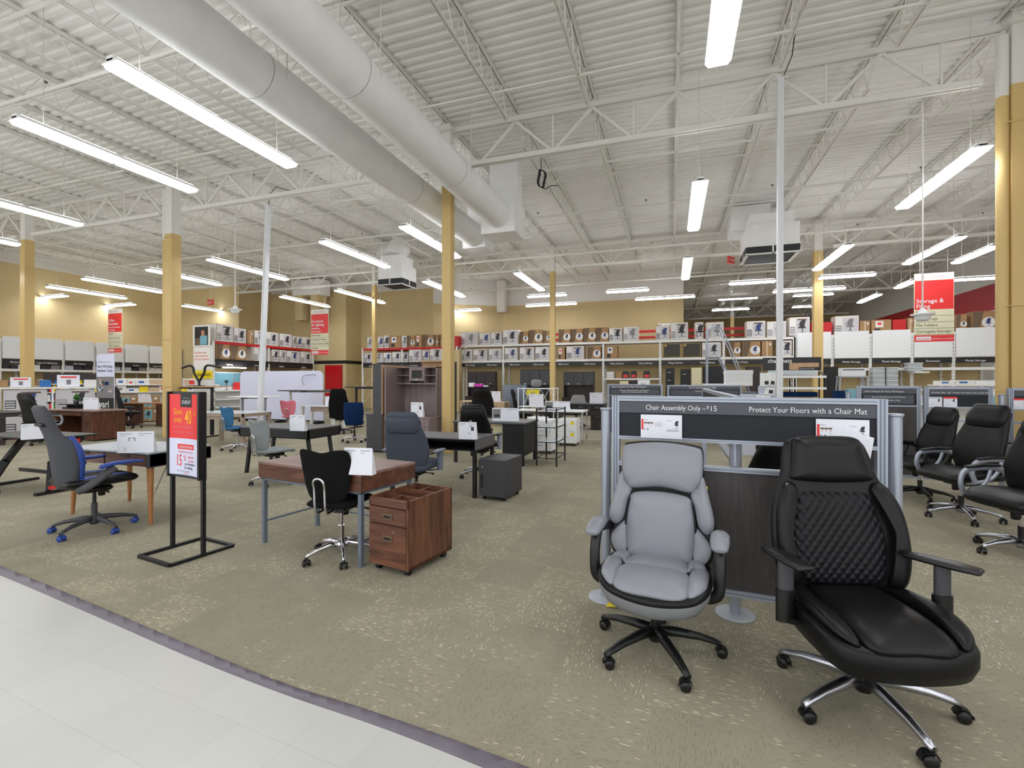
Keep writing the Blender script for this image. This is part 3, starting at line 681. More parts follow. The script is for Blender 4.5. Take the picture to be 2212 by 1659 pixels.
# shelf below the header in the fourth bay with small goods
b = MB(); b.box(up[3] + .05, up[4] - .05, 0, .45, 1.55, 1.62, 'rack_white'); tag(b.obj('wall_shelf'), 'white shelf below the fourth bay header of the back rack', 'shelf')
for i, (p0, p1, m, h) in enumerate([(1310, 1326, 'carton_white', .3), (1345, 1357, 'ink', .32), (1363, 1374, 'ink', .32), (1391, 1403, 'ink', .32), (1330, 1343, 'carton_brown', .28), (1375, 1389, 'carton_brown', .28)]):
    a, c = atY(p0, YB), atY(p1, YB); b = MB(); b.rbox(a, c, .08, .36, 1.62, 1.62 + h, m, .004, 1)
    if m == 'ink': rect(b, a + .02, c - .02, 1.66, 1.62 + h * .5, .076, 'poster_red')
    if m == 'carton_white': [rect(b, a + .01, c - .01, 1.66 + k * .07, 1.67 + k * .07, .076, 'ink_grey') for k in range(3)]
    o = b.obj('packaged_item'); o.location = (0, YB, 0); tag(o, '%s package on the small white shelf in the back rack, %s' % ({'carton_white': 'white striped', 'ink': 'black and red', 'carton_brown': 'brown'}[m], ORD[i]), 'package', 'packages on the small white shelf')
bpy.data.objects['wall_shelf'].location = (0, YB, 0)
# mid rack with red beams
YM = 21.0
um = [atY(p, YM) for p in (783, 868, 955, 986)]
rack('red-beam rack left of the duct column with a single row of headers', um, YM, [2.45, 3.2], .9, 0, 'rack_red', header=['Drafting', 'Computer Desks', 'Computer Desks', 'Computer Desks'])
row([(793, 804, 'W', .6), (816, 828, 'W', .6), (829, 840, 'W', .66), (841, 866, 'L', .62), (867, 879, 'W', .6), (880, 896, 'B', .6), (897, 912, 'L', .64), (913, 937, 'B', .62), (938, 947, 'B', .6), (949, 956, 'B', .6), (976, 990, 'R', .5)], 'atop the middle rack', 'cartons on top of the middle rack', YM + .02, 3.205, 0)
row([(787, 803, 'G', .52), (804, 827, 'G', .5), (828, 846, 'W', .52), (847, 866, 'W', .54), (869, 881, 'G', .5), (883, 911, 'W', .64), (912, 927, 'W', .62), (928, 954, 'W', .66)], 'on the middle rack lower shelf', 'cartons on the lower middle rack shelf', YM + .02, 2.455, 0)
b = MB(); b.box(atY(975, 20.8), atY(992, 20.8), 0, .3, 0, 3.0, 'wall_tan'); o = b.obj('partition_end'); o.location = (0, 20.8, 0); tag(o, 'tan end panel between the middle rack and the back rack', 'panel')
# left rack, faces +X (local x runs along +Y after 90 degree turn)
XL = -18.2
ul = [atX(p, XL) for p in (462, 581, 677)]
t = rack('red-beam rack at left under the ceiling duct drop, packed with chair cartons', ul, XL, [2.42, 3.18], .9, PI / 2, 'rack_red', ax='X', header=['Lighting', 'Lighting', 'Lighting', 'Lighting'], hz=(2.14, 2.34), back=2.4)
row([(467, 504, 'W', .74), (505, 532, 'W', .66), (534, 548, 'P', .6), (549, 573, 'W', .66), (575, 601, 'W', .66), (604, 630, 'W', .66), (632, 640, 'W', .6), (641, 651, 'W', .6), (652, 674, 'W', .62)], 'atop the left red rack', 'cartons on top of the left rack', XL - .02, 3.19, PI / 2, ax='X')
row([(467, 497, 'B', .66), (499, 532, 'B', .64), (548, 576, 'W', .66), (587, 602, 'W', .6), (603, 618, 'W', .6), (619, 647, 'W', .6), (649, 675, 'W', .6)], 'on the left red rack lower shelf', 'cartons on the lower left rack shelf', XL - .02, 2.43, PI / 2, ax='X')
# lamps and goods display under it
b = MB(); b.box(ul[0], ul[2], 0, .5, 1.05, 1.11, 'rack_white'); b.box(ul[0], ul[2], 0, .5, .68, .74, 'rack_white'); b.box(ul[0], ul[2], 0, .5, .34, .4, 'rack_white'); b.box(ul[0], ul[2], .48, .52, .1, 1.9, 'rack_white')
b.box(ul[0], ul[0] + 1.3, .44, .47, 1.3, 1.85, 'cyan_label'); b.box(ul[0] + 1.35, ul[0] + 2.6, .44, .47, 1.3, 1.85, 'cyan_label')
o = b.obj('display_shelf'); o.location = (XL, 0, 0); o.rotation_euler = (0, 0, PI / 2); tag(o, 'white display shelving with pale blue panels under the left rack', 'shelf')
for i in range(9):
    y = ul[0] + .25 + .55 * i; z = 1.11; b = MB(); c = ['carton_white', 'black_metal', 'poster_red', 'yellow', 'carton_white', 'blue_box', 'black_metal', 'carton_white', 'cyan_label'][i]
    if i in (1, 6): b.lathe(0, 0, [(.08, 0), (.08, .015), (.012, .02), (.012, .3), (.06, .32), (.07, .42), (.01, .43)], c, 12); nm = 'desk_lamp'; ct = 'lamp'; lb = 'small black desk lamp on the display shelf under the left rack, %s' % ('near its left end' if i == 1 else 'near its right end')
    else: b.rbox(-.14, .14, -.1, .1, 0, .25 + .04 * (i % 3), c, .005, 1); nm = 'packaged_item'; ct = 'package'; lb = 'boxed lamp on the display shelf under the left rack, %s' % ORD[i]
    o = b.obj(nm); o.location = (XL - .25, y, z); tag(o, lb, ct, 'lamps and packages under the left rack')
b = MB(); b.rbox(-.05, .05, -.55, .55, 0, .04, 'lamp', .01); o = b.obj('shelf_light'); o.location = (XL + .12, ul[0] + .9, 2.06); tag(o, 'lit fluorescent tube over the lamp display under the left rack', 'light')
# end-cap pillar with photo poster and services sign
def endcap():
    x0 = -18.05; y = ul[0]; t = thing('endcap_display', 'white end-cap pillar with a photo poster and a suite of services sign', 'sign stand', (XL + .05, ul[0] - .05, 0))
    wd = 1.05; b = MB(); b.box(-wd, 0, -.06, 0, 0, 3.0, 'rack_white'); b.obj('pillar', t)
    b = MB(); b.box(-wd + .02, -.1, -.12, -.06, 2.95, 3.85, 'banner_white'); e = -.122
    rect(b, -wd + .12, -.16, 3.0, 3.78, e, 'ink'); rect(b, -wd + .12, -.16, 3.3, 3.78, e - .001, 'stripe_black')
    rect(b, -.62, -.22, 3.02, 3.4, e - .002, 'cyan_label'); rect(b, -.55, -.36, 3.4, 3.62, e - .002, 'skin'); rect(b, -.9, -.62, 3.02, 3.3, e - .002, 'carton_dark'); b.obj('photo_poster', t)
    b = MB(); b.box(-wd + .02, -.1, -.1, -.06, 1.98, 2.92, 'banner_white')
    for i, s_ in enumerate(['Ask about our', 'suite of services', 'for your business.']): b.text(s_, (-.95, -.102, 2.66 - .14 * i), (1, 0, 0), (0, 0, 1), .115, 'poster_red', .01)
    b.obj('services_sign', t)
    b = MB(); b.box(-wd + .0, .02, -.11, -.06, 1.6, 1.93, 'yellow'); b.text('CLEARANCE', (-wd / 2, -.112, 1.7), (1, 0, 0), (0, 0, 1), .17, 'stripe_black', .02, 'CENTER'); b.obj('clearance_sign', t)
    return t
endcap()
# ------------------------------------------------------------------ left wall run
uw = [atX(p, WL + .95) for p in (-60, 0, 62, 137, 204, 266.5, 320, 368)] + [18.7]
rack('long white rack along the left wall with blank white header panels', uw, WL + .95, [2.0, 3.22], .9, PI / 2, 'rack_white', ax='X', header=['Tape', 'Tape', 'Binders', 'Binders', 'Tape & Adhesives', 'Desk Accessories', 'File Folders', 'Storage'], hz=(2.2, 2.4), panel=(2.42, 3.32))
for k in (0, 1):
    for i in range(8):
        y0 = uw[i] + .08; y1 = uw[i + 1] - .08; n = 3
        for j in range(n):
            b = MB(); q = (y1 - y0) / n; h = random.uniform(.14, .3); cm = random.choice(['carton_white', 'paper_grey', 'cyan_label', 'carton_brown', 'ink', 'carton_white', 'ink_grey']); b.rbox(-q / 2 + .02, q / 2 - .02, -.15, .15, 0, h, cm, .005, 1)
            o = b.obj('packaged_item'); o.location = (WL + .75, y0 + q * (j + .5), 1.3 + .0 * k if k else 2.005); o.rotation_euler = (0, 0, PI / 2)
            tag(o, '%s package, %s shelf of left wall rack, bay %s, %s' % (CW[cm], 'waist' if k else 'upper', ORD[i], ['left', 'middle', 'right'][j]), 'package', 'small packages on the left wall rack, %s shelf, bay %s' % ('waist' if k else 'upper', ORD[i]))
b = MB()
for z in (1.3,): b.box(uw[0], uw[-1], 0.02, .5, z - .03, z, 'rack_white')
o = b.obj('wall_shelf'); o.location = (WL + .95, 0, 0); o.rotation_euler = (0, 0, PI / 2); tag(o, 'waist-high white shelf along the left wall rack', 'shelf')
# low gondolas in front of the left wall
def gondola(label, x, y, L_, rz, levels, h, d=.5, seed=1, kinds=('carton_white', 'cyan_label', 'carton_brown'), bh=(.15, .3), bw=.3, gname='goods', sub='package', nick=''):
    t = thing('gondola_shelf', label, 'shelf unit', (x, y), rz); b = MB()
    b.box(-L_ / 2, L_ / 2, d - .03, d, 0, h, 'rack_white'); b.obj('back_panel', t)
    for z in levels: b = MB(); b.box(-L_ / 2, L_ / 2, 0, d, z - .03, z, 'rack_white'); b.obj('shelf_board', t)
    for s in (-1, 1): b = MB(); b.box(s * L_ / 2 - .02, s * L_ / 2 + .02, 0, d, 0, h - .1 if s else h, 'rack_white'); b.obj('side_panel', t)
    rnd = random.Random(seed); X = Matrix.Translation((x, y, 0)) @ Matrix.Rotation(rz, 4, 'Z')
    for li, z in enumerate(levels):
        u = -L_ / 2 + .05; i = 0
        while u < L_ / 2 - .06:
            ww = min(bw * rnd.uniform(.7, 1.3), L_ / 2 - .03 - u); hh = rnd.uniform(*bh)
            if ww < .03: break
            c = rnd.choice(kinds); b = MB(); b.rbox(-ww / 2 + .004, ww / 2 - .004, -.12, .12, 0, hh, c, .004, 1)
            if c == 'carton_white' and ww > .1: rect(b, -ww * .3, ww * .1, hh * .3, hh * .7, -.122, rnd.choice(['ink_grey', 'poster_red', 'blue_box']))
            o = b.obj(sub); o.location = X @ Vector((u + ww / 2, .16, z)); o.rotation_euler = (0, 0, rz)
            tag(o, '%s %s, %s on the %s shelf of the %s' % (CW[c], gname, ORD[i] if i < 25 else 'rightmost', ['lowest', 'second', 'third', 'top', 'highest'][min(li, 4)], nick), sub.replace('_', ' '), 'goods on the %s shelf of the %s' % (['lowest', 'second', 'third', 'top', 'highest'][min(li, 4)], label.split(' with ')[0])); u += ww; i += 1
    return t
gondola('book rack left of the standing desk banner with rows of small books', -20.4, 11.0, 1.5, R(58), [.5, .8, 1.1, 1.4], 1.75, .5, 3, ('carton_white', 'poster_red', 'blue_box', 'walnut', 'yellow', 'paper_grey', 'ink', 'green'), (.16, .24), .08, 'small book', 'book', 'book rack')
b = MB(); b.prism([(-.78, -.02, 1.54)] + [(-.78 + .06 * i, -.02, 1.76 + (.05 if i % 2 else 0)) for i in range(27)] + [(.78, -.02, 1.54)], (0, .02, 0), 'dark_brown'); o = b.obj('header_board'); o.location = (-20.4, 11.0, 0); o.rotation_euler = (0, 0, R(58)); tag(o, 'dark jagged header board on the book rack', 'header board')
gondola('office goods gondola with white boxes right of the standing desk banner', -18.95, 12.9, 2.5, R(55), [1.08, 1.36], 1.6, .45, 8, ('carton_white', 'carton_white', 'poster_red', 'yellow', 'maple'), (.14, .24), .34, 'boxed product', nick='office goods gondola')
for i in range(4):
    for k in (0, 1):
        wd = .58; o = carton('P', wd, .46, .45).obj('carton'); a = R(55); p = Vector((-18.55, 12.1, 0)) + Vector((math.cos(a), math.sin(a), 0)) * (-1.0 + .64 * i)
        o.location = (p.x + .1, p.y - .1, .03 + .47 * k); o.rotation_euler = (0, 0, a)
        tag(o, 'brown carton stacked before the office goods gondola, %s, %s' % (ORD[i], 'upper' if k else 'lower'), 'box', 'brown cartons below the office goods gondola')
        b = MB(); e = -.228; rect(b, -.16, .06, .08, .4, e, 'cyan_label'); chair_icon(b, -.05, .12, .24, e - .002, 'ink'); q = b.obj('label', o)
t = thing('carton_shelf', 'low white shelf at the left edge loaded with grey printed cartons', 'shelf', (-17.5, 8.3), R(64))
b = MB(); b.box(-1.6, 1.6, 0, .6, 1.27, 1.32, 'rack_white'); b.box(-1.6, 1.6, 0, .6, .62, .66, 'rack_white'); b.obj('shelf_board', t)
for x in (-1.6, -.55, .55, 1.58): b = MB(); b.box(x - .02, x + .02, 0, .6, 0, 1.3, 'rack_white'); b.obj('side_panel', t)
X = Matrix.Translation((-17.5, 8.3, 0)) @ Matrix.Rotation(R(64), 4, 'Z')
for i, u in enumerate((-1.05, 0, 1.05)):
    for z in (.0, .665):
        o = carton('G', .88, .58, .5, 3 * i + 3).obj('carton'); o.location = X @ Vector((u, .3, z + .003)); o.rotation_euler = (0, 0, R(64))
        tag(o, 'grey printed carton, %s, %s on the low shelf at left edge' % ('lower' if z < .1 else 'upper', ORD[i]), 'box', 'grey cartons at the left edge')
for i, (u, m, h, wd) in enumerate([(-1.4, 'blue_box', .25, .4), (-.95, 'paper', .24, .36), (-.5, 'carton_brown', .2, .3), (-.1, 'paper', .28, .42), (.4, 'blue_box', .2, .25), (.9, 'paper', .36, .5), (1.4, 'carton_white', .22, .3)]):
    b = MB(); b.rbox(-wd / 2, wd / 2, -.15, .15, 0, h, m, .01, 1)
    if m == 'paper': rect(b, -wd * .35, wd * .35, h * .75, h * .88, -.152, 'poster_red'); rect(b, -wd * .1, wd * .1, h * .2, h * .6, -.152, 'ink_grey')
    o = b.obj('paper_ream'); o.location = X @ Vector((u, .3, 1.323)); o.rotation_euler = (0, 0, R(64)); tag(o, '%s paper package on the low carton shelf at the left edge, %s' % ({'blue_box': 'blue', 'paper': 'white', 'carton_brown': 'brown', 'carton_white': 'white'}[m], ORD[i]), 'package', 'paper packages at the left edge')

# ------------------------------------------------------------------ hanging banners
def banner(x, y, zb, lines, subs, label, wd=.86, h=1.83, foot='2% back in rewards'):
    t = thing('hanging_banner', label, 'sign', (x, y, zb)); b = MB(); b.box(-wd / 2, wd / 2, -.012, .012, 0, h, 'banner_cream'); e = -.0125
    rect(b, -wd / 2, wd / 2, h * .9, h, e, 'banner_white'); b.text('Office DEPOT', (-.3, e - .001, h * .925), (1, 0, 0), (0, 0, 1), .08, 'poster_pink', .0, sx=1.1)
    z0 = h * .47; rect(b, -wd / 2 + .01, wd / 2 - .01, z0, h * .895, e, 'poster_red')
    nb = len(lines) + len([s for s in subs if s.startswith('*')])
    for i, s_ in enumerate(lines): b.text(s_, (-wd / 2 + .04, e - .002, z0 + .04 + .14 * (len(lines) - 1 - i) + (.26 if nb > len(lines) else 0)), (1, 0, 0), (0, 0, 1), .15, 'label_white', .012)
    red = [s[1:] for s in subs if s.startswith('*')]; subs = [s for s in subs if not s.startswith('*')]
    for i, s_ in enumerate(red): b.text(s_, (-wd / 2 + .04, e - .002, z0 + .17 - .12 * i), (1, 0, 0), (0, 0, 1), .1, 'label_white', .012)
    hh = (z0 - h * .1) / len(subs)
    for i, s_ in enumerate(subs):
        z = z0 - hh * (i + 1); rect(b, -wd / 2, wd / 2, z, z + .008, e - .001, 'ink'); b.text(s_, (-wd / 2 + .04, e - .002, z + hh * .35), (1, 0, 0), (0, 0, 1), .1, 'text_grey', .01)
    rect(b, -wd / 2, wd / 2, 0, h * .095, e - .001, 'poster_red'); rect(b, -wd / 2 + .04, -.06, .035, h * .075, e - .002, 'label_white'); b.text('REWARDS', (-wd / 2 + .06, e - .003, .05), (1, 0, 0), (0, 0, 1), .062, 'poster_red', .01)
    b.text(foot, (-.03, e - .003, .06), (1, 0, 0), (0, 0, 1), .055, 'label_white', .008); b.obj('panel', t)
    for s in (-.3, .3): b = MB(); b.bar((s, 0, h), (s, 0, 6.93 - zb), .006, .006, 'steel_edge'); b.obj('hanger_wire', t)
    return t
banner(atY(2017, 15.5), 15.5, 2.55, ['Storage &', 'Filing'], ['File Boxes', 'File Storage', 'File Folders', 'Corrugate Storage'], 'hanging red and cream banner reading Storage and Filing')
banner(atY(691, 15.5), 15.5, 2.56, ['Furniture', '& Lighting'], ['*Muebles e', '*Iluminacion', 'Bookcases', 'Computer Chairs', 'Desks / Home Office', 'Lighting'], 'hanging red and cream banner reading Furniture and Lighting')
banner(atY(249, 13.4), 13.4, 2.7, ['Office', 'Essentials'], ['*Articulos basicos', '*de oficina', 'Binders', 'Desk Accessories', 'Pens & Correction', 'Office Organizers'], 'hanging red and cream banner reading Office Essentials')
# exit signs, ceiling domes, fan, misc
for i, (px, py, t_) in enumerate([(455, 653, 20), (1579, 562, 15)]):
    d = ray(px, py); p = Vector((d[0], d[1], d[2])) * t_ + Vector((0, 0, EYE)); b = MB(); b.rbox(-.17, .17, -.03, .03, -.11, .11, 'poster_red' , .01); b.text('EXIT', (0, -.032, -.06), (1, 0, 0), (0, 0, 1), .14, 'label_white', .01, 'CENTER')
    t = thing('exit_sign', ['red exit sign hanging in front of the left alcove wall', 'red exit sign hanging left of the white power pole'][i], 'exit sign', p, 0 if i == 0 else R(55)); b.obj('sign_box', t); b = MB(); b.bar((0, 0, .11), (0, 0, 6.9 - p.z), .012, .012, 'steel_white'); b.obj('stem', t)
for i, (px, py, t_, pt) in enumerate([(508, 670, 12.5, 600), (1993, 682, 7.6, 380)]):
    d = ray(px, py); p = Vector(d) * t_ + Vector((0, 0, EYE)); t = thing('ceiling_dome', ['small white dome on a long stem left of the leaning pole', 'white dome on a long stem hanging in front of the storage banner'][i], 'dome camera', p)
    b = MB(); b.lathe(0, 0, [(.02, -.09), (.07, -.085), (.1, -.05), (.11, 0), (.16, .01), (.16, .03), (.06, .05), (.05, .09), (.02, .12)], 'panel_white', 20); b.obj('dome', t); b = MB(); b.tube([(0, 0, .1), (0, 0, 6.6 - p.z)], .012, 'steel_white', 8); b.obj('stem', t)
t = thing('wall_fan', 'dark caged fan on a bracket between the power pole and the tan column', 'fan', (5.9, 24.0, 4.35)); b = MB()
for i in range(12): a = PI * i / 6; b.bar((0, -.12, 0), (.3 * math.cos(a), -.1, .3 * math.sin(a)), .008, .008, 'vent_dark', (0, 1, 0))
for r in (.15, .3): b.tube([(r * math.cos(2 * PI * i / 20), -.1, r * math.sin(2 * PI * i / 20)) for i in range(20)], .01, 'vent_dark', 6, True)
b.obj('cage', t); b = MB(); b.tube([(0, -.06, 0), (0, .15, 0)], .09, 'vent_dark', 14); b.tube([(0, .1, 0), (0, .1, 2.3)], .02, 'steel_white', 8); b.obj('motor', t); b = MB()
for i in range(4): a = PI / 2 * i; b.box(.03, .25, -.07, -.05, -.06, .06, 'ink_grey', Matrix.Rotation(a, 4, 'Y'))
b.obj('blade', t)
b = MB(); c = [(.08 * math.cos(q) + .02 * math.sin(q * 3), .0 + .02 * math.sin(q * 2), .2 * math.sin(q)) for q in [2 * PI * i / 16 * 1 for i in range(64)]]
b.tube([(x + .004 * i / 8, y + .001 * i, z) for i, (x, y, z) in enumerate(c)], .012, 'vent_dark', 6); b.tube([(.0, .03, .18), (.0, .03, .5)], .01, 'vent_dark', 6); b.tube([(.0, 0, -.2), (.1, 0, -.26), (.25, .0, -.2), (.4, 0, -.22)], .01, 'vent_dark', 6)
d = ray(1168, 385); o = b.obj('cable_coil'); o.location = Vector(d) * 10.6 + Vector((0, 0, EYE)); tag(o, 'dark coil of cable hanging from a joist right of the duct end', 'cable')
# loose conduits on joists
for i, (p, q, lb) in enumerate([((1.66, 4, 6.8), (1.72, 8.6, 6.44), 'black conduit running down a joist above the white power pole')]):
    b = MB(); n = 10; b.tube([Vector(p).lerp(Vector(q), k / n) + Vector((.03 * math.sin(k * 2.2), 0, .03 * math.cos(k * 1.7))) for k in range(n + 1)], .008, 'vent_dark', 6); tag(b.obj('conduit'), lb, 'cable')
# emergency light on back wall
b = MB(); b.rbox(-.25, .25, -.08, 0, -.06, .06, 'panel_white', .02); [b.lathe(s * .3, -.05, [(.03, -.04), (.09, -.02), (.09, .06), (.04, .09)], 'panel_white', 12) for s in (-1, 1)]
o = b.obj('emergency_light'); o.location = (-.25, 24.28, 4.25); tag(o, 'twin-head emergency light on the tan back wall', 'emergency light')
# power poles
def pole(x, y, lean, label, r, z0=0, zt=6.5):
    t = thing('power_pole', label, 'pole', (x, y)); b = MB(); b.bar((0, 0, z0), (lean, 0, zt), r * 2, r * 1.7, 'pole_white'); b.bar((0, -r * .86, z0), (lean, -r * .86, zt), r * .7, .004, 'steel_white'); b.obj('post', t)
    b = MB(); b.box(-r * 1.6, r * 1.6, -r * 1.6, r * 1.6, 0, .03, 'silver'); b.obj('foot', t); b = MB(); b.bar((lean - .12, 0, zt), (lean + .12, 0, zt), .06, .03, 'steel_white'); b.obj('bracket', t); return t
pole(1.69, 8.8, .02, 'slim white power pole rising behind the sign partition to the girder', .05)
pole(-10.0, 9.35, .3, 'slim leaning white power pole in front of the pale partition at left', .055, 0, 5.95)
b = MB(); b.tube([(.3, 0, 5.95), (.35, 0, 6.25), (.55, 0, 6.4), (.9, .1, 6.3)], .014, 'ink_grey', 6); o = b.obj('pole_cable'); o.location = (-10, 9.35, 0); tag(o, 'grey cable arching from the leaning power pole to the girder', 'cable')
# ------------------------------------------------------------------ chairs (origin on the floor, sitter looks towards local +Y)
def star(t, m_leg, r=.32, rot=0, hub_m=None, cm='black_plastic', zc=.1, leg_w=.028):
    b = MB(); b.lathe(0, 0, [(.035, zc - .035), (.045, zc - .01), (.045, zc + .03), (.03, zc + .05)], hub_m or m_leg, 20); b.obj('hub', t)
    for i in range(5):
        a = rot + 2 * PI * i / 5; c, s = math.cos(a), math.sin(a); b = MB(); X = Matrix.Rotation(a, 4, 'Z')
        P = [(.03, zc + .022), (r * .35, zc + .02), (r * .7, zc + .004), (r * .93, zc - .018), (r * 1.02, zc - .03)]; W = [leg_w * 1.05, leg_w, leg_w * .85, leg_w * .7, leg_w * .62]; H = [.03, .026, .02, .016, .014]
        vs = []; N_ = 10
        for (q, z), w_, h_ in zip(P, W, H):
            for j in range(N_):
                t_ = 2 * PI * j / N_; vs.append(X @ Vector((q, w_ * math.cos(t_), z + h_ * math.sin(t_))))
        fs = [(k * N_ + j, k * N_ + (j + 1) % N_, (k + 1) * N_ + (j + 1) % N_, (k + 1) * N_ + j) for k in range(4) for j in range(N_)] + [tuple(range(N_ - 1, -1, -1)), tuple(range(4 * N_, 5 * N_))]
        b.add(vs, fs, m_leg, True); lg = b.obj('base_leg', t)
        b = MB(); wr = .027; ca = a + 1.1 + i * 1.7; C = Matrix.Translation((r * c, r * s, 0)) @ Matrix.Rotation(ca, 4, 'Z')
        for sd in (-1, 1):
            pr = [(sd * .006, 0), (sd * .012, wr * .9), (sd * .026, wr), (sd * .031, wr * .7), (sd * .031, 0)]; n = 16
            vs = [C @ Vector((x, q * math.cos(2 * PI * j / n) + .012, wr + q * math.sin(2 * PI * j / n))) for x, q in pr for j in range(n)]
            b.add(vs, [(k * n + j, k * n + (j + 1) % n, (k + 1) * n + (j + 1) % n, (k + 1) * n + j) for k in range(4) for j in range(n)], cm, True)
        pts = [C @ Vector((0, .03 * math.cos(q) * 1.05 + .01, wr + .031 * math.sin(q))) for q in [PI * (-.05 + 1.0 * k / 6) for k in range(7)]]
        for k in range(6): b.bar(pts[k], pts[k + 1], .03, .006, cm)
        b.tube([C @ Vector((0, 0, .045)), Vector((r * c, r * s, zc - .02))], .009, 'black_plastic', 8); b.obj('caster', lg)
def lift(t, z0, z1, m1='black_plastic', m2='chrome'):
    b = MB(); zm = z0 + (z1 - z0) * .55; b.cyl(0, 0, z0, zm, .026, m1, 16); b.cyl(0, 0, zm, z1, .016, m2, 14); b.obj('gas_lift', t)
def mech(t, z, w_=.1, m='black_plastic', lever=1):
    b = MB(); b.rbox(-w_, w_, -.13, .12, z - .05, z, m, .03); b.lathe(0, .06, [(.028, z - .11), (.032, z - .07), (.032, z - .05)], m, 12)
    if lever: b.tube([(0, 0, z - .025), (.2, .02, z - .03), (.25, .02, z - .04)], [.006, .006, .012], m, 8)
    b.obj('tilt_mechanism', t)
def task_chair(name, label, loc, face, fab, seat_z=.49, sc=1):
    t = thing(name, label, 'chair', loc, R(face - 90)); star(t, 'chrome', .29, .3, leg_w=.017); lift(t, .1, seat_z - .07, 'chrome', 'chrome'); mech(t, seat_z - .03)
    b = MB(); b.loft([(-.2, seat_z, .19, .03, .06), (-.1, seat_z, .215, .034, .06), (.05, seat_z + .003, .225, .036, .06), (.16, seat_z - .002, .21, .034, .05), (.22, seat_z - .018, .18, .028, .03)], fab, 28, 2.6, 'y'); b.obj('seat', t)
    ol = [(-.14, .0), (-.19, .08), (-.215, .2), (-.225, .3), (-.205, .36), (-.12, .365), (0, .345), (.12, .365), (.205, .36), (.225, .3), (.215, .2), (.19, .08), (.14, .0), (0, -.015)]
    z0 = seat_z + .05
    f = lambda u, v, h: (u, -.24 - .16 * v + .9 * u * u * (1 - .3 * v) - .05 * max(0, v - .28) * 4 + h + .02, z0 + v * 1.13)
    b = MB(); b.puff(ol, f, .028, fab, .6, 6); b.obj('backrest', t)
    b = MB(); pts = [(-.045, -.16, seat_z - .035), (-.045, -.27, seat_z - .045), (-.045, -.3, seat_z - .0), (-.045, -.31, z0 + .1), (-.045, -.325, z0 + .16), (-.02, -.33, z0 + .19), (.02, -.33, z0 + .19), (.045, -.325, z0 + .16), (.045, -.31, z0 + .1), (.045, -.3, seat_z), (.045, -.27, seat_z - .045), (.045, -.16, seat_z - .035)]
    b.tube(cr(pts, 4, False), .0105, 'chrome', 10); b.obj('back_bracket', t)
    if sc != 1: t.scale = (sc,) * 3
    return t
def exec_chair(name, label, loc, face, m_='black_leather', top=1.15, hw=.27, arms='pad', base='black_plastic', seat_z=.5, pillow=True, arm_m='black_plastic', ribs=0, logo=None, yaw0=.2, zb=None):
    t = thing(name, label, 'chair', loc, R(face - 90)); star(t, base, .32, yaw0); lift(t, .1, seat_z - .12); mech(t, seat_z - .07, .12)
    b = MB(); b.loft([(-.22, seat_z - .01, hw * .86, .05, .0), (-.1, seat_z, hw * .98, .062, .05), (.06, seat_z + .005, hw * 1.02, .066, .06), (.18, seat_z, hw * .98, .062, .04), (.26, seat_z - .025, hw * .86, .05, 0)], m_, 32, 3, 'y'); b.obj('seat', t)
    z0 = seat_z + .02; H = top - z0
    b = MB(); S_ = [(z0, -.21, hw * .84, .05, .2), (z0 + H * .15, -.22, hw * .93, .06, .3), (z0 + H * .35, -.235, hw * .96, .06, .35), (z0 + H * .55, -.265, hw * .92, .056, .3), (z0 + H * .75, -.3, hw * .8, .052, .2), (z0 + H * .93, -.34, hw * .7, .045, .1)]
    b.loft(S_, m_, 32, 3.2); 
    bk = b.obj('backrest', t)
    if pillow:
        b = MB(); b.loft([(z0 + H * .76, -.265, hw * .72, .05, .1), (z0 + H * .88, -.29, hw * .76, .065, .1), (z0 + H * .99, -.33, hw * .7, .06, .1)], m_, 28, 2.6); b.obj('headrest', t)
    if m_ == 'grey_fabric': b = MB(); b.loft([(top - .15, -.33, hw * .7, .05, .1), (top - .06, -.35, hw * .72, .062, .1)], m_, 28, 2.6); b.obj('head_roll', t)
    if logo: b = MB(); b.tube([(-.02, -.395, top - .2), (.02, -.395, top - .2)], .01, logo, 8); b.obj('badge', bk)
    for s in (-1, 1):
        X = s * (hw + .045)
        if arms == 'pad':
            b = MB(); b.bar((s * (hw - .1), .02, seat_z - .07), (X, .02, seat_z - .05), .06, .012, arm_m); b.tube([(X, .02, seat_z - .06), (X, .02, seat_z + .16)], [.022, .026], arm_m, 10, flat=1.6); a = b.obj('armrest', t)
            b = MB(); b.loft([(-.12, seat_z + .175, .036, .014, 0), (0, seat_z + .18, .044, .017, 0), (.13, seat_z + .175, .036, .014, 0)], 'black_plastic' if m_ != 'grey_fabric' else 'grey_metal', 20, 2.6, 'y'); b.obj('arm_pad', a, (X, 0, 0))
        elif arms == 'loop':
            b = MB(); pts = [(X, .16, seat_z - .04), (X, .2, seat_z + .06), (X, .17, seat_z + .165), (X, .06, seat_z + .2), (X, -.12, seat_z + .2), (X, -.22, seat_z + .17)]
            b.tube(cr(pts, 5, False), .014, arm_m, 10, flat=1.9); b.tube(cr([(X, .15, seat_z - .03), (X, .02, seat_z + .0), (X, -.06, seat_z + .08), (X, -.1, seat_z + .18)], 5, False), .012, arm_m, 10, flat=1.6)
            b.bar((s * (hw - .08), .12, seat_z - .07), (X, .14, seat_z - .03), .05, .02, arm_m); a = b.obj('armrest', t)
            b = MB(); b.loft([(-.17, seat_z + .222, .03, .014, 0), (0, seat_z + .226, .036, .016, 0), (.14, seat_z + .21, .032, .013, 0)], m_, 18, 2.4, 'y'); b.obj('arm_pad', a, (X, 0, 0))
    return t

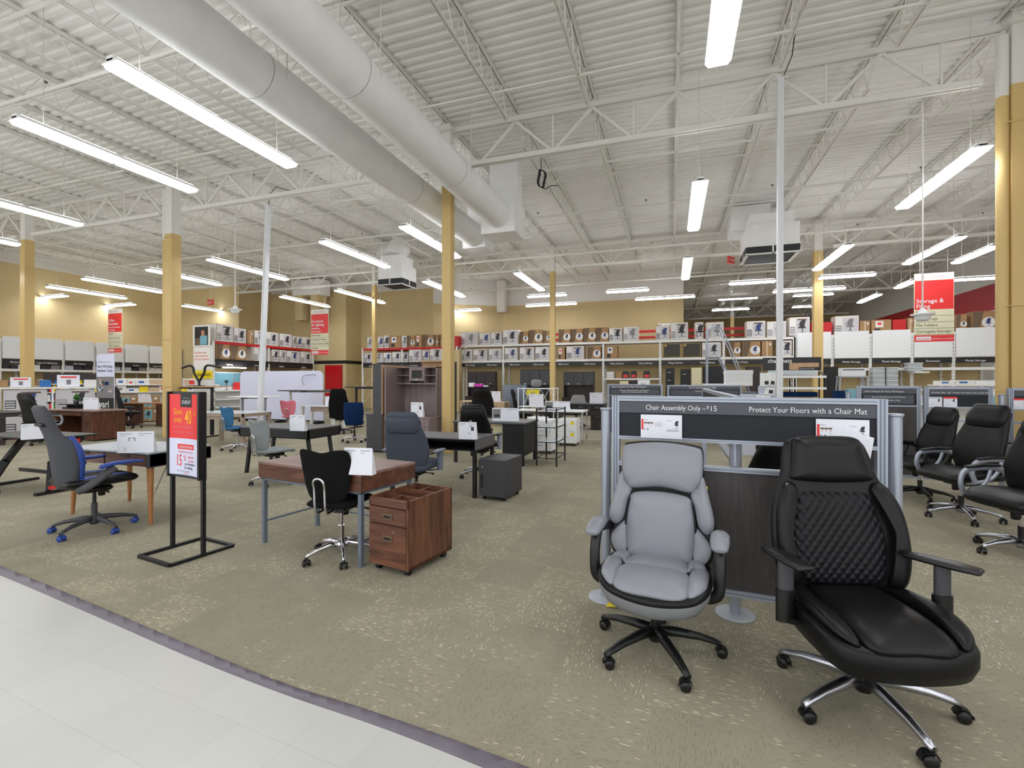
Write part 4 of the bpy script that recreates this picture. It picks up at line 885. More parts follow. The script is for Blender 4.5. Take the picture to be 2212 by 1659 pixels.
# ------------------------------------------------------------------ hero grey leather chair
def hero_grey():
    t = thing('executive_chair', 'light grey leather chair with black trim and black star base, before the sign partition', 'chair', (-.085, 2.735), R(-96 - 90)); t.scale = (.955,) * 3
    star(t, 'black_plastic', .355, R(52), leg_w=.03); lift(t, .1, .36, 'black_plastic', 'black_plastic'); mech(t, .335, .13)
    # back surface
    def yb(z): return -.19 - .17 * (z - .45) - .06 * max(0, z - 1.0)
    def f(off, k=.42, lean=0): return lambda u, v, h: (u, yb(v) + off + k * u * u + h, v)
    shell = [(-.245, 1.13), (-.2, 1.165), (0, 1.18), (.2, 1.165), (.245, 1.13), (.252, .97), (.285, .86), (.318, .7), (.31, .56), (.26, .46), (0, .44), (-.26, .46), (-.31, .56), (-.318, .7), (-.285, .86), (-.252, .97)]
    b = MB(); b.puff(shell, f(-.035), .03, 'black_leather', 1.3, 8); b.obj('back_shell', t)
    b = MB(); b.puff([(-.243, 1.12), (-.2, 1.158), (0, 1.175), (.2, 1.158), (.243, 1.12), (.243, .98), (.215, .915), (.172, .882), (0, .9), (-.172, .882), (-.215, .915), (-.243, .98)], f(-.0, .4), .055, 'grey_leather', .2, 4); b.obj('headrest', t)
    for s in (-1, 1):
        b = MB(); o = [(s * .246, .985), (s * .285, .86), (s * .312, .74), (s * .302, .675), (s * .265, .655), (s * .222, .7), (s * .2, .8), (s * .176, .875), (s * .212, .925)]
        b.puff(o if s > 0 else o[::-1], f(.0, .42), .05, 'grey_leather', .2, 3); b.obj('side_wing', t)
        b = MB(); o = [(s * .205, .685), (s * .285, .61), (s * .292, .54), (s * .25, .475), (s * .19, .47), (s * .192, .6)]
        b.puff(o if s > 0 else o[::-1], f(-.0, .42), .03, 'grey_leather', .2, 3); b.obj('lower_side_panel', t)
    b = MB(); lum = [(-.165, .86), (0, .878), (.165, .86), (.19, .8), (.205, .66), (.195, .52), (.17, .465), (0, .45), (-.17, .465), (-.195, .52), (-.205, .66), (-.19, .8)]
    b.puff(lum, f(.012, .3), .055, 'grey_leather', .2, 4); lp = b.obj('lumbar_cushion', t)
    b = MB(); pl = cr([(*q, 0) for q in lum], 5); b.tube([Vector((q.x * 1.02, yb(q.y) + .022 + .3 * q.x * q.x, .665 + (q.y - .665) * 1.02)) for q in pl], .006, 'black_leather', 6, True); b.obj('piping', lp)
    # seat: lower body, black band, cushions
    ol = [(-.26, -.2), (-.29, -.1), (-.305, .05), (-.285, .18), (-.2, .265), (0, .3), (.2, .265), (.285, .18), (.305, .05), (.29, -.1), (.26, -.2), (0, -.23)]
    def sz(u, v): return .455 - .5 * max(0, v - .05) ** 2 * 1.5 + .12 * u * u
    b = MB(); pts = [tuple(p)[:2] for p in cr([(*q, 0) for q in ol], 6)]; rings = []
    for k, (q, dz) in enumerate([(.55, -.11), (.8, -.108), (.92, -.095), (.985, -.06), (1.0, -.03), (1.0, -.018)]): rings.append([(x * q, y * q, sz(x, y) + dz) for x, y in pts])
    N_ = len(pts); vs = [p for r_ in rings for p in r_]
    b.add(vs, [(k * N_ + j, k * N_ + (j + 1) % N_, (k + 1) * N_ + (j + 1) % N_, (k + 1) * N_ + j) for k in range(5) for j in range(N_)] + [tuple(range(N_ - 1, -1, -1))], 'grey_leather_body', True); st = b.obj('seat', t)
    b = MB(); rings = [[(x * q, y * q, sz(x, y) + dz) for x, y in pts] for q, dz in ((1.0, -.02), (1.012, -.014), (1.012, .006), (.97, .014), (.5, .016))]; vs = [p for r_ in rings for p in r_]
    b.add(vs, [(k * N_ + j, k * N_ + (j + 1) % N_, (k + 1) * N_ + (j + 1) % N_, (k + 1) * N_ + j) for k in range(4) for j in range(N_)] + [tuple(range(4 * N_, 5 * N_))], 'black_leather', True); b.obj('black_band', st)
    g = lambda u, v, h: (u, v, sz(u, v) + .008 + h)
    for o, h, nm in [([(-.19, .245), (0, .275), (.19, .245), (.185, .02), (0, -.0), (-.185, .02)], .048, 'front_cushion'),
                     ([(-.175, .01), (0, -.008), (.175, .01), (.17, -.15), (.15, -.2), (0, -.21), (-.15, -.2), (-.17, -.15)], .045, 'rear_cushion'),
                     ([(.188, .02), (.195, .235), (.275, .17), (.29, .05), (.28, -.06), (.21, -.04)], .042, 'side_cushion'), ([(-.188, .02), (-.21, -.04), (-.28, -.06), (-.29, .05), (-.275, .17), (-.195, .235)], .042, 'side_cushion'),
                     ([(.175, -.02), (.21, -.055), (.27, -.08), (.25, -.17), (.17, -.19)], .04, 'corner_cushion'), ([(-.175, -.02), (-.17, -.19), (-.25, -.17), (-.27, -.08), (-.21, -.055)], .04, 'corner_cushion')]:
        b = MB(); b.puff(o, g, h, 'grey_leather', .1, 3.5, True, 5); b.obj(nm, st)
    for s in (-1, 1):
        X = s * .345; b = MB(); pts = [(s * .24, .03, .36), (s * .33, .05, .4), (X, .05, .5), (X, .03, .6), (X, -.02, .665)]
        b.tube(cr(pts, 5, False), .016, 'black_plastic', 12, flat=1.9); b.tube(cr([(X, -.02, .66), (X - s * .02, -.12, .655), (s * .3, -.2, .64)], 4, False), .016, 'black_plastic', 10, flat=1.7); a = b.obj('armrest', t)
        b = MB(); b.loft([(-.12, .69, .04, .024, 0), (-.04, .7, .05, .03, 0), (.05, .695, .05, .03, 0), (.11, .68, .042, .024, 0)], 'grey_leather', 24, 2.3, 'y'); b.obj('arm_pad', a, (X, 0, 0))
    b = MB(); b.bar((-.26, -.24, .9), (-.262, -.24, .78), .002, .03, 'paper'); b.bar((-.262, -.245, .93), (-.262, -.245, .9), .02, .02, 'yellow'); b.obj('hang_tag', t)
hero_grey()
# ------------------------------------------------------------------ hero black chair
def hero_black():
    t = thing('executive_chair', 'large black leather chair with quilted backrest and polished metal base, nearest the camera', 'chair', (.845, 2.60), R(-76 - 90))
    star(t, 'polished', .36, R(23), 'black_plastic', leg_w=.026); lift(t, .1, .36, 'black_plastic', 'black_plastic'); mech(t, .35, .13)
    def yb(z): return -.17 - .2 * (z - .45)
    def f(off, k): return lambda u, v, h: (u, yb(v) + off + k * u * u + h, v)
    sh = [(-.17, 1.19), (0, 1.2), (.17, 1.19), (.215, 1.12), (.235, 1.02), (.285, .9), (.315, .76), (.312, .6), (.28, .48), (.2, .44), (0, .43), (-.2, .44), (-.28, .48), (-.312, .6), (-.315, .76), (-.285, .9), (-.235, 1.02), (-.215, 1.12)]
    b = MB(); b.puff(sh, f(-.03, .5), .055, 'black_leather', 1.0, 4); bk = b.obj('backrest', t)
    b = MB(); b.puff([(-.15, 1.2), (0, 1.207), (.15, 1.2), (.178, 1.14), (.2, 1.03), (.19, .985), (0, .97), (-.19, .985), (-.2, 1.03), (-.178, 1.14)], f(.0, .35), .07, 'black_leather', .3, 5); b.obj('headrest', t)
    q = [(-.165, .93), (0, .935), (.165, .93), (.2, .84), (.225, .72), (.215, .58), (.18, .5), (0, .48), (-.18, .5), (-.215, .58), (-.225, .72), (-.2, .84)]
    b = MB(); b.puff(q, f(.008, .4), .045, 'quilted', .2, 4); qp = b.obj('quilted_panel', t)
    for s in (-1, 1):
        b = MB(); o = [(s * .2, .975), (s * .245, .97), (s * .293, .87), (s * .31, .74), (s * .305, .6), (s * .27, .49), (s * .21, .5), (s * .235, .62), (s * .24, .74), (s * .212, .86), (s * .178, .94)]
        b.puff(o if s > 0 else o[::-1], f(.015, .5), .045, 'black_leather', .3, 4); b.obj('side_bolster', t)
        b = MB(); pts = [(s * .235, .975), (s * .27, .87), (s * .288, .74), (s * .282, .6)]
        b.tube([Vector((u, yb(v) + .03 + .5 * u * u, v)) for u, v in [tuple(p)[:2] for p in cr([(*p_, 0) for p_ in pts], 5, False)]], .0035, 'ink_grey', 6); b.obj('stitching', bk)
    ol = [(-.25, -.2), (-.29, -.1), (-.31, .1), (-.288, .25), (-.21, .32), (0, .345), (.21, .32), (.288, .25), (.305, .1), (.29, -.1), (.25, -.2), (0, -.24)]
    def sz(u, v): return .435 - .6 * max(0, v - .1) ** 2
    pts = [tuple(p)[:2] for p in cr([(*q_, 0) for q_ in ol], 6)]; N_ = len(pts); b = MB()
    rings = [[(x * q_, y * q_, sz(x, y) + dz) for x, y in pts] for q_, dz in ((.5, -.135), (.85, -.13), (.95, -.11), (1, -.06), (1.0, -.01), (.97, .012), (.6, .02))]; vs = [p for r_ in rings for p in r_]
    b.add(vs, [(k * N_ + j, k * N_ + (j + 1) % N_, (k + 1) * N_ + (j + 1) % N_, (k + 1) * N_ + j) for k in range(6) for j in range(N_)] + [tuple(range(N_ - 1, -1, -1)), tuple(range(6 * N_, 7 * N_))], 'black_leather', True); st = b.obj('seat', t)
    g = lambda u, v, h: (u, v, sz(u, v) + .01 + h)
    b = MB(); b.puff([(-.17, .315), (0, .335), (.17, .315), (.19, .1), (.185, -.1), (.16, -.19), (0, -.2), (-.16, -.19), (-.185, -.1), (-.19, .1)], g, .055, 'black_leather', .1, 3.5); b.obj('seat_cushion', st)
    for s in (-1, 1):
        b = MB(); o = [(s * .195, .3), (s * .27, .255), (s * .295, .1), (s * .275, -.1), (s * .235, -.19), (s * .18, -.19), (s * .2, -.05), (s * .205, .12)]
        b.puff(o if s > 0 else o[::-1], lambda u, v, h: (u, v, sz(u, v) + .012 + h + .25 * max(0, abs(u) - .2)), .045, 'black_leather', .1, 3.5); b.obj('seat_bolster', st)
    for s, tw in ((-1, R(40)), (1, R(12))):
        X = s * .345; b = MB(); b.bar((s * .2, .0, .375), (X, 0, .385), .09, .02, 'black_plastic'); b.tube([(X, 0, .37), (X, 0, .52)], .026, 'black_plastic', 14, flat=1.7); b.tube([(X, 0, .5), (X, 0, .655)], .021, 'charcoal', 14, flat=1.7); a = b.obj('armrest', t)
        b = MB(); b.loft([(-.15, 0, .03, .012, 0), (-.08, .002, .046, .015, 0), (.03, 0, .05, .015, 0), (.11, -.002, .042, .013, 0)], 'black_plastic', 20, 3, 'y')
        o = b.obj('arm_pad', a); o.location = (X, 0.02, .668); o.rotation_euler = (0, 0, tw)
hero_black()
# ------------------------------------------------------------------ gaming chair
def gaming():
    t = thing('gaming_chair', 'charcoal gaming chair with blue seat edges and blue casters at far left', 'chair', (-5.50, 3.14), R(80 - 90))
    star(t, 'charcoal', .34, R(80), cm='blue_vinyl', leg_w=.022); lift(t, .1, .42, 'charcoal', 'black_plastic'); mech(t, .45, .12)
    b = MB(); b.loft([(-.24, .51, .25, .045, .1), (-.05, .505, .27, .055, .15), (.12, .51, .265, .055, .12), (.26, .505, .22, .045, .05)], 'black_leather', 28, 3, 'y'); s_ = b.obj('seat', t)
    for s in (-1, 1):
        b = MB(); b.puff([(s * .12, .2), (s * .2, .18), (s * .22, -.05), (s * .21, -.2), (s * .15, -.2), (s * .13, .0)][::s], lambda u, v, h: (u, v, .552 + h + .1 * u * u), .018, 'blue_vinyl', .1, 4); b.obj('seat_stripe', s_)
    b = MB(); S_ = [(.5, -.24, .2, .045, .3), (.6, -.255, .215, .05, .4), (.72, -.27, .235, .05, .5), (.84, -.29, .245, .045, .5), (.93, -.31, .235, .04, .4), (1.0, -.33, .175, .038, .2), (1.08, -.355, .16, .04, .1), (1.17, -.385, .155, .042, .1), (1.24, -.41, .13, .035, .05)]
    b.loft(S_, 'gaming_back', 32, 2.8); bk = b.obj('backrest', t)
    b = MB(); b.loft([(.56, -.21, .18, .04, .5), (.72, -.225, .195, .04, .6), (.86, -.25, .2, .035, .6), (.93, -.27, .17, .03, .4)], 'black_leather', 28, 2.6); 
    for s in (-1, 1): b.tube(cr([(s * .18, -.17, .58), (s * .215, -.175, .74), (s * .225, -.2, .86), (s * .185, -.25, .97)], 5, False), .03, 'blue_vinyl', 10)
    b.obj('front_cushion', bk)
    b = MB(); b.rbox(-.085, .085, -.03, .03, -.014, .014, 'stripe_black', .01); o = b.obj('back_vent', bk); o.location = (0, -.392, 1.085); o.rotation_euler = (-.35, 0, 0)
    for s in (-1, 1):
        b = MB(); pts = [(s * .22, -.2, .46), (s * .31, -.16, .5), (s * .33, -.06, .58), (s * .33, .04, .66)]; b.tube(cr(pts, 5, False), .022, 'charcoal', 12, flat=1.8); a = b.obj('armrest', t)
        b = MB(); b.loft([(-.06, .675, .03, .022, 0), (.04, .695, .036, .02, 0), (.2, .695, .034, .016, 0), (.27, .685, .03, .014, 0)], 'blue_vinyl', 18, 2.4, 'y'); b.obj('arm_pad', a, (s * .33, 0, 0))
gaming()
# ------------------------------------------------------------------ other chairs
task_chair('task_chair', 'black fabric task chair with chrome bracket pushed up to the walnut desk', (-2.66, 3.33), 97, 'black_fabric')
task_chair('task_chair', 'light grey task chair beside the black-framed desk', (-5.5, 5.4), 80, 'lightgrey_fabric')
task_chair('task_chair', 'blue fabric task chair beside the glass-topped desk', (-8.9, 7.75), 80, 'blue_fabric')
task_chair('task_chair', 'pink task chair before the pale partition', (-10.3, 10.75), 108, 'pink_fabric')
exec_chair('executive_chair', 'slate grey fabric executive chair seen from behind, beside the walnut file cabinet', (-2.93, 4.98), 96, 'grey_fabric', 1.1, .28, 'pad', 'polished', .5, True, 'grey_metal', yaw0=.9)
exec_chair('executive_chair', 'black leather chair seen from behind at the charcoal desk, with a small badge', (-2.85, 6.85), 92, 'black_leather', 1.1, .27, 'pad', 'polished', .5, True, 'silver', logo='polished')
exec_chair('executive_chair', 'black leather chair behind the column with pink and white items on top', (-5.1, 12.6), 96, 'black_leather', 1.33, .34, 'pad', 'black_plastic', .5)
exec_chair('executive_chair', 'small black leather chair turned right beside the white wire stand', (-4.25, 13.6), 20, 'black_leather', 1.22, .26, 'pad', 'black_plastic', .5)
exec_chair('executive_chair', 'tall black mesh chair seen from behind near the navy chair', (-8.95, 11.15), 118, 'black_fabric', 1.24, .29, 'none', 'black_plastic', .5, True)
exec_chair('executive_chair', 'black high-back chair at the light wood desk near the left boxes', (-16.3, 10.25), 62, 'black_leather', 1.28, .3, 'pad', 'black_plastic', .5)
exec_chair('executive_chair', 'black chair with silver arm frame before the walnut executive desk', (-14.15, 7.0), 92, 'black_leather', 1.18, .32, 'loop', 'black_plastic', .5, True, 'silver')
exec_chair('executive_chair', 'black chair half cut off by the left edge with flat arm pads', (-8.72, 3.5), 58, 'black_fabric', .96, .27, 'pad', 'black_plastic', .48, False)
exec_chair('executive_chair', 'black mesh chair half hidden behind the red sale sign', (-11.3, 8.35), 150, 'black_fabric', 1.12, .26, 'pad', 'black_plastic', .5, False)
exec_chair('executive_chair', 'dark brown leather chair seen through the gap of the sign partition', (.80, 4.35), 96, 'black_leather', 1.06, .28, 'none', 'black_plastic', .48, True)
exec_chair('executive_chair', 'dark leather chair left of the one seen through the partition gap', (-.1, 4.5), 95, 'black_leather', .98, .24, 'none', 'black_plastic', .48, False)
# navy parsons-like chair
t = thing('desk_chair', 'navy fabric chair seen from behind beside the hutch desk', 'chair', (-7.4, 9.75), R(122 - 90)); star(t, 'chrome', .28, .4, leg_w=.017); lift(t, .1, .42, 'black_plastic', 'black_plastic')
b = MB(); b.loft([(-.2, .47, .2, .05, 0), (.0, .475, .225, .055, .02), (.2, .47, .21, .045, 0)], 'navy_fabric', 24, 4, 'y'); b.obj('seat', t)
b = MB(); b.loft([(.5, -.22, .21, .04, .1), (.7, -.24, .235, .045, .1), (.95, -.27, .225, .04, .1)], 'navy_fabric', 24, 4); b.obj('backrest', t)
# right-hand group of leather chairs with silver loop arms
base = exec_chair('executive_chair', 'black leather chair with silver loop arms, middle of the right-hand group', (3.0, 6.45), -162, 'black_leather', 1.2, .29, 'loop', 'polished', .49, True, 'silver')
dup(base, (2.86, 5.25), R(-158 - 90), 'silver-armed black leather chair at the right edge, nearest of the right-hand group')
dup(base, (4.0, 5.75), R(-160 - 90), 'black leather chair behind the front one at the right edge')
dup(base, (4.05, 7.3), R(-155 - 90), 'black leather chair with a rounded headrest at the back of the right-hand group')
exec_chair('executive_chair', 'black leather chair with black arms behind the silver-armed ones, nearest the round post', (3.0, 7.35), -160, 'black_leather', 1.12, .25, 'loop', 'black_plastic', .47, True, 'black_plastic')
exec_chair('executive_chair', 'black chair at the right edge behind the silver-armed chairs, beside the partition', (4.5, 6.95), -150, 'black_leather', 1.12, .29, 'loop', 'black_plastic', .49, True, 'black_plastic')
# ------------------------------------------------------------------ sign partitions
def partition(label, p0, p1, texts, posters, zt=1.397, gap=True, posts=(), lowpanel=True, tsz=.042, sub=None, tsx=.84):
    x0, y0 = p0; x1, y1 = p1; L_ = math.hypot(x1 - x0, y1 - y0); rz = math.atan2(y1 - y0, x1 - x0)
    t = thing('sign_partition', label, 'partition', (x0, y0), rz); T_ = .028
    b = MB(); w_ = .05
    for x in (0, L_ - w_):
        b.box(x, x + w_, -T_, T_, .15, zt, 'silver'); b.box(x + .012, x + .02, -T_ - .002, -T_, .15, zt, 'grey_metal'); b.box(x + .03, x + .038, -T_ - .002, -T_, .15, zt, 'grey_metal')
    b.obj('end_post', t)
    for z0, z1, nm in ((zt - .032, zt, 'top_rail'), (zt - .29, zt - .268, 'middle_rail'), (zt - .47, zt - .442, 'lower_rail'), (.15, .19, 'bottom_rail')):
        if not gap and nm == 'lower_rail': continue
        b = MB(); b.box(w_, L_ - w_, -T_, T_, z0, z1, 'silver'); b.box(w_, L_ - w_, -T_ - .002, -T_, z0 + (z1 - z0) * .45, z0 + (z1 - z0) * .6, 'grey_metal'); b.obj(nm, t)
    b = MB(); b.box(w_, L_ - w_, -.015, .015, zt - .268, zt - .032, 'panel_navy'); b.obj('display_panel', t)
    b = MB(); b.box(w_, L_ - w_, -.024, -.015, zt - .11, zt - .036, 'panel_grey')
    for s_, u in texts: b.text(s_, (L_ * u, -.025, zt - .088), (1, 0, 0), (0, 0, 1), tsz, 'label_white', 0, sx=tsx)
    b.obj('header_strip', t)
    if sub:
        b = MB(); b.box(w_ + .03, L_ - w_ - .03, -.022, -.015, zt - .25, zt - .125, 'panel_grey')
        for i, s_ in enumerate(sub): b.text(s_, (L_ / 2, -.024, zt - .165 - .045 * i), (1, 0, 0), (0, 0, 1), tsz * .75, 'label_white', .002, 'CENTER')
        b.obj('message_panel', t)
    if lowpanel: b = MB(); b.box(w_, L_ - w_, -.012, .012, .19, zt - (.47 if gap else .29), 'laminate_dark'); b.obj('lower_panel', t)
    for u, kind in posters:
        b = MB(); pw = .26 if kind == 'big' else .15; ph = .2; zc = zt - .275; x = L_ * u
        b.box(x, x + pw, -.03, -.026, zc, zc + ph - .045 if kind == 'big' else zc + .14, 'paper'); e = -.0305
        if kind == 'big':
            Z = zc
            rect(b, x + .005, x + .018, Z + .055, Z + .125, e, 'poster_red'); 
            for i in range(3): rect(b, x + .022 + i * .02, x + .04 + i * .02, Z + .095, Z + .105, e, 'carton_dark'); rect(b, x + .026 + i * .02, x + .036 + i * .02, Z + .085, Z + .088, e, 'poster_pink')
            b.text('Features', (x + .022, e, Z + .118), (1, 0, 0), (0, 0, 1), .008, 'ink'); 
            for i in range(5): rect(b, x + .092, x + .14 - .006 * (i % 2), Z + .078 + .006 * i, Z + .0795 + .006 * i, e, 'ink_grey')
            for i in range(2): rect(b, x + .022 + .02 * i, x + .03 + .02 * i, Z + .054, Z + .062, e, 'ink' if i else 'ink_grey')
            rect(b, x + .165, x + .2, Z + .115, Z + .117, e, 'ink_grey'); rect(b, x + .165, x + .24, Z + .045, Z + .062, e, 'paper_grey')
            chair_icon(b, x + .228, Z + .068, .05, e - .0005, 'ink')
        else:
            rect(b, x, x + pw, zc + .115, zc + .14, e, 'poster_red' if kind == 'red' else 'paper_grey'); chair_icon(b, x + pw * .75, zc + .06, .05, e - .0005, 'ink'); rect(b, x + .02, x + .06, zc + .03, zc + .033, e, 'ink_grey')
        b.obj('info_sheet', t)
    for x, dy in posts:                                        # round post with disc foot
        b = MB(); zc = zt - .085 if dy < .04 else zt - .3; b.cyl(x, dy, .006, zt - .09, .033, 'silver_tube', 24); b.lathe(x, dy, [(.035, zt - .1), (.04, zt - .095), (.04, zt - .085), (.036, zt - .082)], 'silver_tube', 24); p_ = b.obj('support_post', t)
        b = MB(); b.lathe(x, dy, [(.118, 0), (.12, .004), (.118, .008), (.036, .012)], 'disc_grey', 36); b.obj('foot_disc', p_)
    return t
t = partition('grey framed sign partition with chair assembly and chair mat wording behind the two front chairs', (-.385, 3.30), (1.155, 3.21),
    [('Chair Assembly Only – ', .145), ('Protect Your Floors with a Chair Mat', .545)], [(.125, 'big'), (.775, 'big')], posts=[(-.045, .0), (.77, .075), (1.59, .02)], tsz=.047)
# price after the first header text
b = MB(); b.text('$', (.60, -.0255, 1.397 - .073), (1, 0, 0), (0, 0, 1), .026, 'label_white', .003); b.text('15', (.616, -.0255, 1.397 - .088), (1, 0, 0), (0, 0, 1), .047, 'label_white', 0); b.obj('price_text', t)
b = MB(); b.poly([(1.28, -.033, 1.24), (1.47, -.06, 1.18), (1.45, -.06, 1.05), (1.36, -.04, 1.0), (1.25, -.033, 1.12)], 'paper'); b.obj('loose_sheet', t)
partition('grey partition spine running away from the middle of the front sign partition', (.42, 3.5), (.42, 6.9), [('Chair Assembly Only', .2)], [], posts=[], lowpanel=False)
partition('distant grey sign partition reading solutions for every workspace, left of the spine', (-1.55, 12.2), (-.2, 12.2), [('Smart Solutions for Every Workspace', .08)], [], zt=1.42, gap=False, tsz=.066, sub=['See our full assortment of furniture,', 'colors and seating styles online'])
partition('distant grey sign partition reading protection plan, right of the spine', (-.1, 12.4), (1.6, 12.4), [('2 or 3 Year Protection Plan', .3)], [], zt=1.40, gap=False, tsz=.066, sub=['Furniture Assembly'])
partition('grey sign partition with small message panel at right behind the round post', (2.52, 8.0), (3.27, 8.0), [('Smart Solutions for Every Workspace', .12)], [], zt=1.43, gap=False, tsz=.036, sub=['See our full assortment of furniture,', 'colors and finishes online'], posts=[(-.1, 0)])
partition('grey partition behind the leather chairs with two small price sheets', (3.3, 7.98), (4.04, 7.98), [('Assembly Only – $15', .1), ('Protect Your Floors with a Chair Mat', .42)], [(.06, 'plain'), (.28, 'red')], zt=1.42, gap=True, tsz=.03, lowpanel=False)
partition('grey partition at the right edge with one orange topped price sheet', (4.16, 7.9), (5.3, 7.9), [('Protect Your Floors', .15)], [(.04, 'red')], zt=1.41, gap=True, tsz=.04, lowpanel=False, posts=[(-.06, 0)])
# ------------------------------------------------------------------ small helpers
def sheet(x, y, z, rz, wd, h, label, tilt=0, extra=None, m='paper'):
    t = thing('counter_sign', label, 'sign', (x, y, z), rz); b = MB(); b.box(-wd / 2, wd / 2, -.002, .002, 0, h, m); e = -.0025
    rect(b, -wd * .44, -wd * .1, h * .88, h * .905, e, 'ink_grey'); rect(b, wd * .08, wd * .44, h * .88, h * .905, e, 'ink_grey'); rect(b, -wd * .44, -wd * .24, h * .8, h * .815, e, 'ink_grey'); rect(b, wd * .08, wd * .25, h * .8, h * .815, e, 'ink_grey')
    if extra == 'desk': rect(b, -wd * .2, wd * .0, h * .68, h * .7, e, 'ink'); rect(b, -wd * .19, -wd * .17, h * .55, h * .68, e, 'ink'); rect(b, -wd * .03, -wd * .01, h * .55, h * .68, e, 'ink'); rect(b, -wd * .3, -wd * .27, h * .2, h * .25, e, 'ink_grey'); rect(b, -wd * .3, -wd * .27, h * .1, h * .15, e, 'ink_grey')
    if extra == 'ped': rect(b, wd * .1, wd * .38, h * .72, h * .75, e, 'ink'); rect(b, wd * .2, wd * .36, h * .5, h * .7, e, 'ink'); rect(b, wd * .02, wd * .07, h * .35, h * .38, e, 'ink'); rect(b, wd * .1, wd * .16, h * .3, h * .35, e, 'ink')
    if extra == 'photo': rect(b, -wd * .48, -wd * .18, h * .2, h * .9, e, 'ink_grey'); rect(b, -wd * .42, -wd * .22, h * .3, h * .5, e - .0003, 'ink')
    b.obj('printed_sheet', t); b = MB(); b.prism([(-wd / 2, .002, 0), (-wd / 2, .07, 0), (-wd / 2, .004, h * .98)], (wd, 0, 0), m); b.obj('back_fold', t); return t
def handle(b, x, y, z, wd=.09, m='chrome', dy=-.02): b.bar((x - wd / 2, y + dy, z), (x + wd / 2, y + dy, z), .01, .01, m); b.bar((x - wd / 2, y, z), (x - wd / 2, y + dy, z), .008, .008, m); b.bar((x + wd / 2, y, z), (x + wd / 2, y + dy, z), .008, .008, m)
def legs4(t, w_, d, h, s, m, inset=.02, splay=0, round_=False, names='leg'):
    for sx in (-1, 1):
        for sy in (-1, 1):
            b = MB(); x, y = sx * (w_ / 2 - inset), sy * (d / 2 - inset)
            if round_: b.tube([(x, y, h), (x + sx * splay, y + sy * splay * .5, 0)], [s, s * .55], m, 14)
            else: b.bar((x, y, h), (x + sx * splay, y, 0), s, s, m)
            b.obj(names, t)
def castr(t, pts, r=.025, m='black_plastic'):
    for x, y in pts:
        b = MB(); b.tube([(x - .018, y, r), (x + .018, y, r)], r, m, 14); b.box(x - .012, x + .012, y - .012, y + .012, r, r * 2.2, m); b.obj('caster', t)
# ------------------------------------------------------------------ walnut desk in front
a_ = R(-9.5); dk = (-2.93, 3.60)
t = thing('writing_desk', 'walnut writing desk with slim grey metal legs nearest the aisle', 'desk', dk, a_); W_, D_ = 1.30, .66
b = MB(); b.box(-W_ / 2, W_ / 2, -D_ / 2, D_ / 2, .735, .755, 'walnut_top'); b.obj('desktop', t)
b = MB(); b.box(-W_ / 2, W_ / 2, -D_ / 2, -D_ / 2 + .02, .61, .735, 'walnut'); b.box(-W_ / 2, W_ / 2, D_ / 2 - .02, D_ / 2, .61, .735, 'walnut')
for s in (-1, 1): b.box(s * W_ / 2 - (.02 if s > 0 else 0), s * W_ / 2 + (0 if s > 0 else .02), -D_ / 2 + .02, D_ / 2 - .02, .61, .735, 'walnut')
b.box(-W_ / 2 + .02, W_ / 2 - .02, -D_ / 2 + .02, D_ / 2 - .02, .61, .625, 'walnut'); b.obj('apron', t)
b = MB(); b.box(-W_ / 2 + .12, W_ / 2 - .12, -D_ / 2 - .004, -D_ / 2, .618, .728, 'walnut'); b.obj('drawer', t)
b = MB(); b.box(-W_ / 2 + .02, W_ / 2 - .02, -D_ / 2 + .02, -D_ / 2 + .05, .585, .61, 'grey_metal'); b.box(-W_ / 2 + .02, W_ / 2 - .02, D_ / 2 - .05, D_ / 2 - .02, .585, .61, 'grey_metal')
for s in (-1, 1): b.box(s * (W_ / 2 - .035) - .015, s * (W_ / 2 - .035) + .015, -D_ / 2 + .02, D_ / 2 - .02, .585, .61, 'grey_metal')
b.obj('leg_frame', t); legs4(t, W_, D_, .6, .034, 'grey_metal', .037)
b = MB(); b.bar((-W_ / 2 + .037, -D_ / 2 + .03, .2), (-W_ / 2 + .037, D_ / 2 - .03, .2), .016, .016, 'grey_metal'); b.bar((-W_ / 2 + .03, D_ / 2 - .037, .2), (W_ / 2 - .03, D_ / 2 - .037, .2), .016, .016, 'grey_metal'); b.bar((W_ / 2 - .037, -D_ / 2 + .03, .2), (W_ / 2 - .037, D_ / 2 - .03, .2), .016, .016, 'grey_metal'); b.obj('stretcher', t)
p = fl(774, 1026, .755); sheet(p[0], p[1], .755, R(8), .24, .215, 'white folded price sheet standing on the front walnut desk')
# walnut mobile file
t = thing('mobile_file', 'walnut mobile file cabinet with open compartment top beside the front desk', 'file cabinet', (-2.035, 3.43), R(-10)); W_, D_ = .40, .56
b = MB(); 
for x0, x1, y0, y1 in ((-W_ / 2, -W_ / 2 + .016, -D_ / 2, D_ / 2), (W_ / 2 - .016, W_ / 2, -D_ / 2, D_ / 2), (-W_ / 2, W_ / 2, D_ / 2 - .016, D_ / 2)): b.box(x0, x1, y0, y1, .055, .585, 'walnut_v')
b.box(-W_ / 2, W_ / 2, -D_ / 2 + .02, D_ / 2, .055, .075, 'walnut_v'); b.box(-W_ / 2, W_ / 2, -D_ / 2, -D_ / 2 + .016, .52, .585, 'walnut'); b.box(-W_ / 2 + .016, W_ / 2 - .016, -D_ / 2 + .016, D_ / 2 - .016, .515, .525, 'walnut'); b.obj('body', t)
b = MB(); 
for y in (-.12, .09): b.box(-W_ / 2 + .016, W_ / 2 - .016, y - .006, y + .006, .525, .578, 'walnut')
b.box(-.006, .006, -D_ / 2 + .016, -.12, .525, .578, 'walnut'); b.box(-.006, .006, .09, D_ / 2 - .016, .525, .578, 'walnut'); b.obj('divider', t)
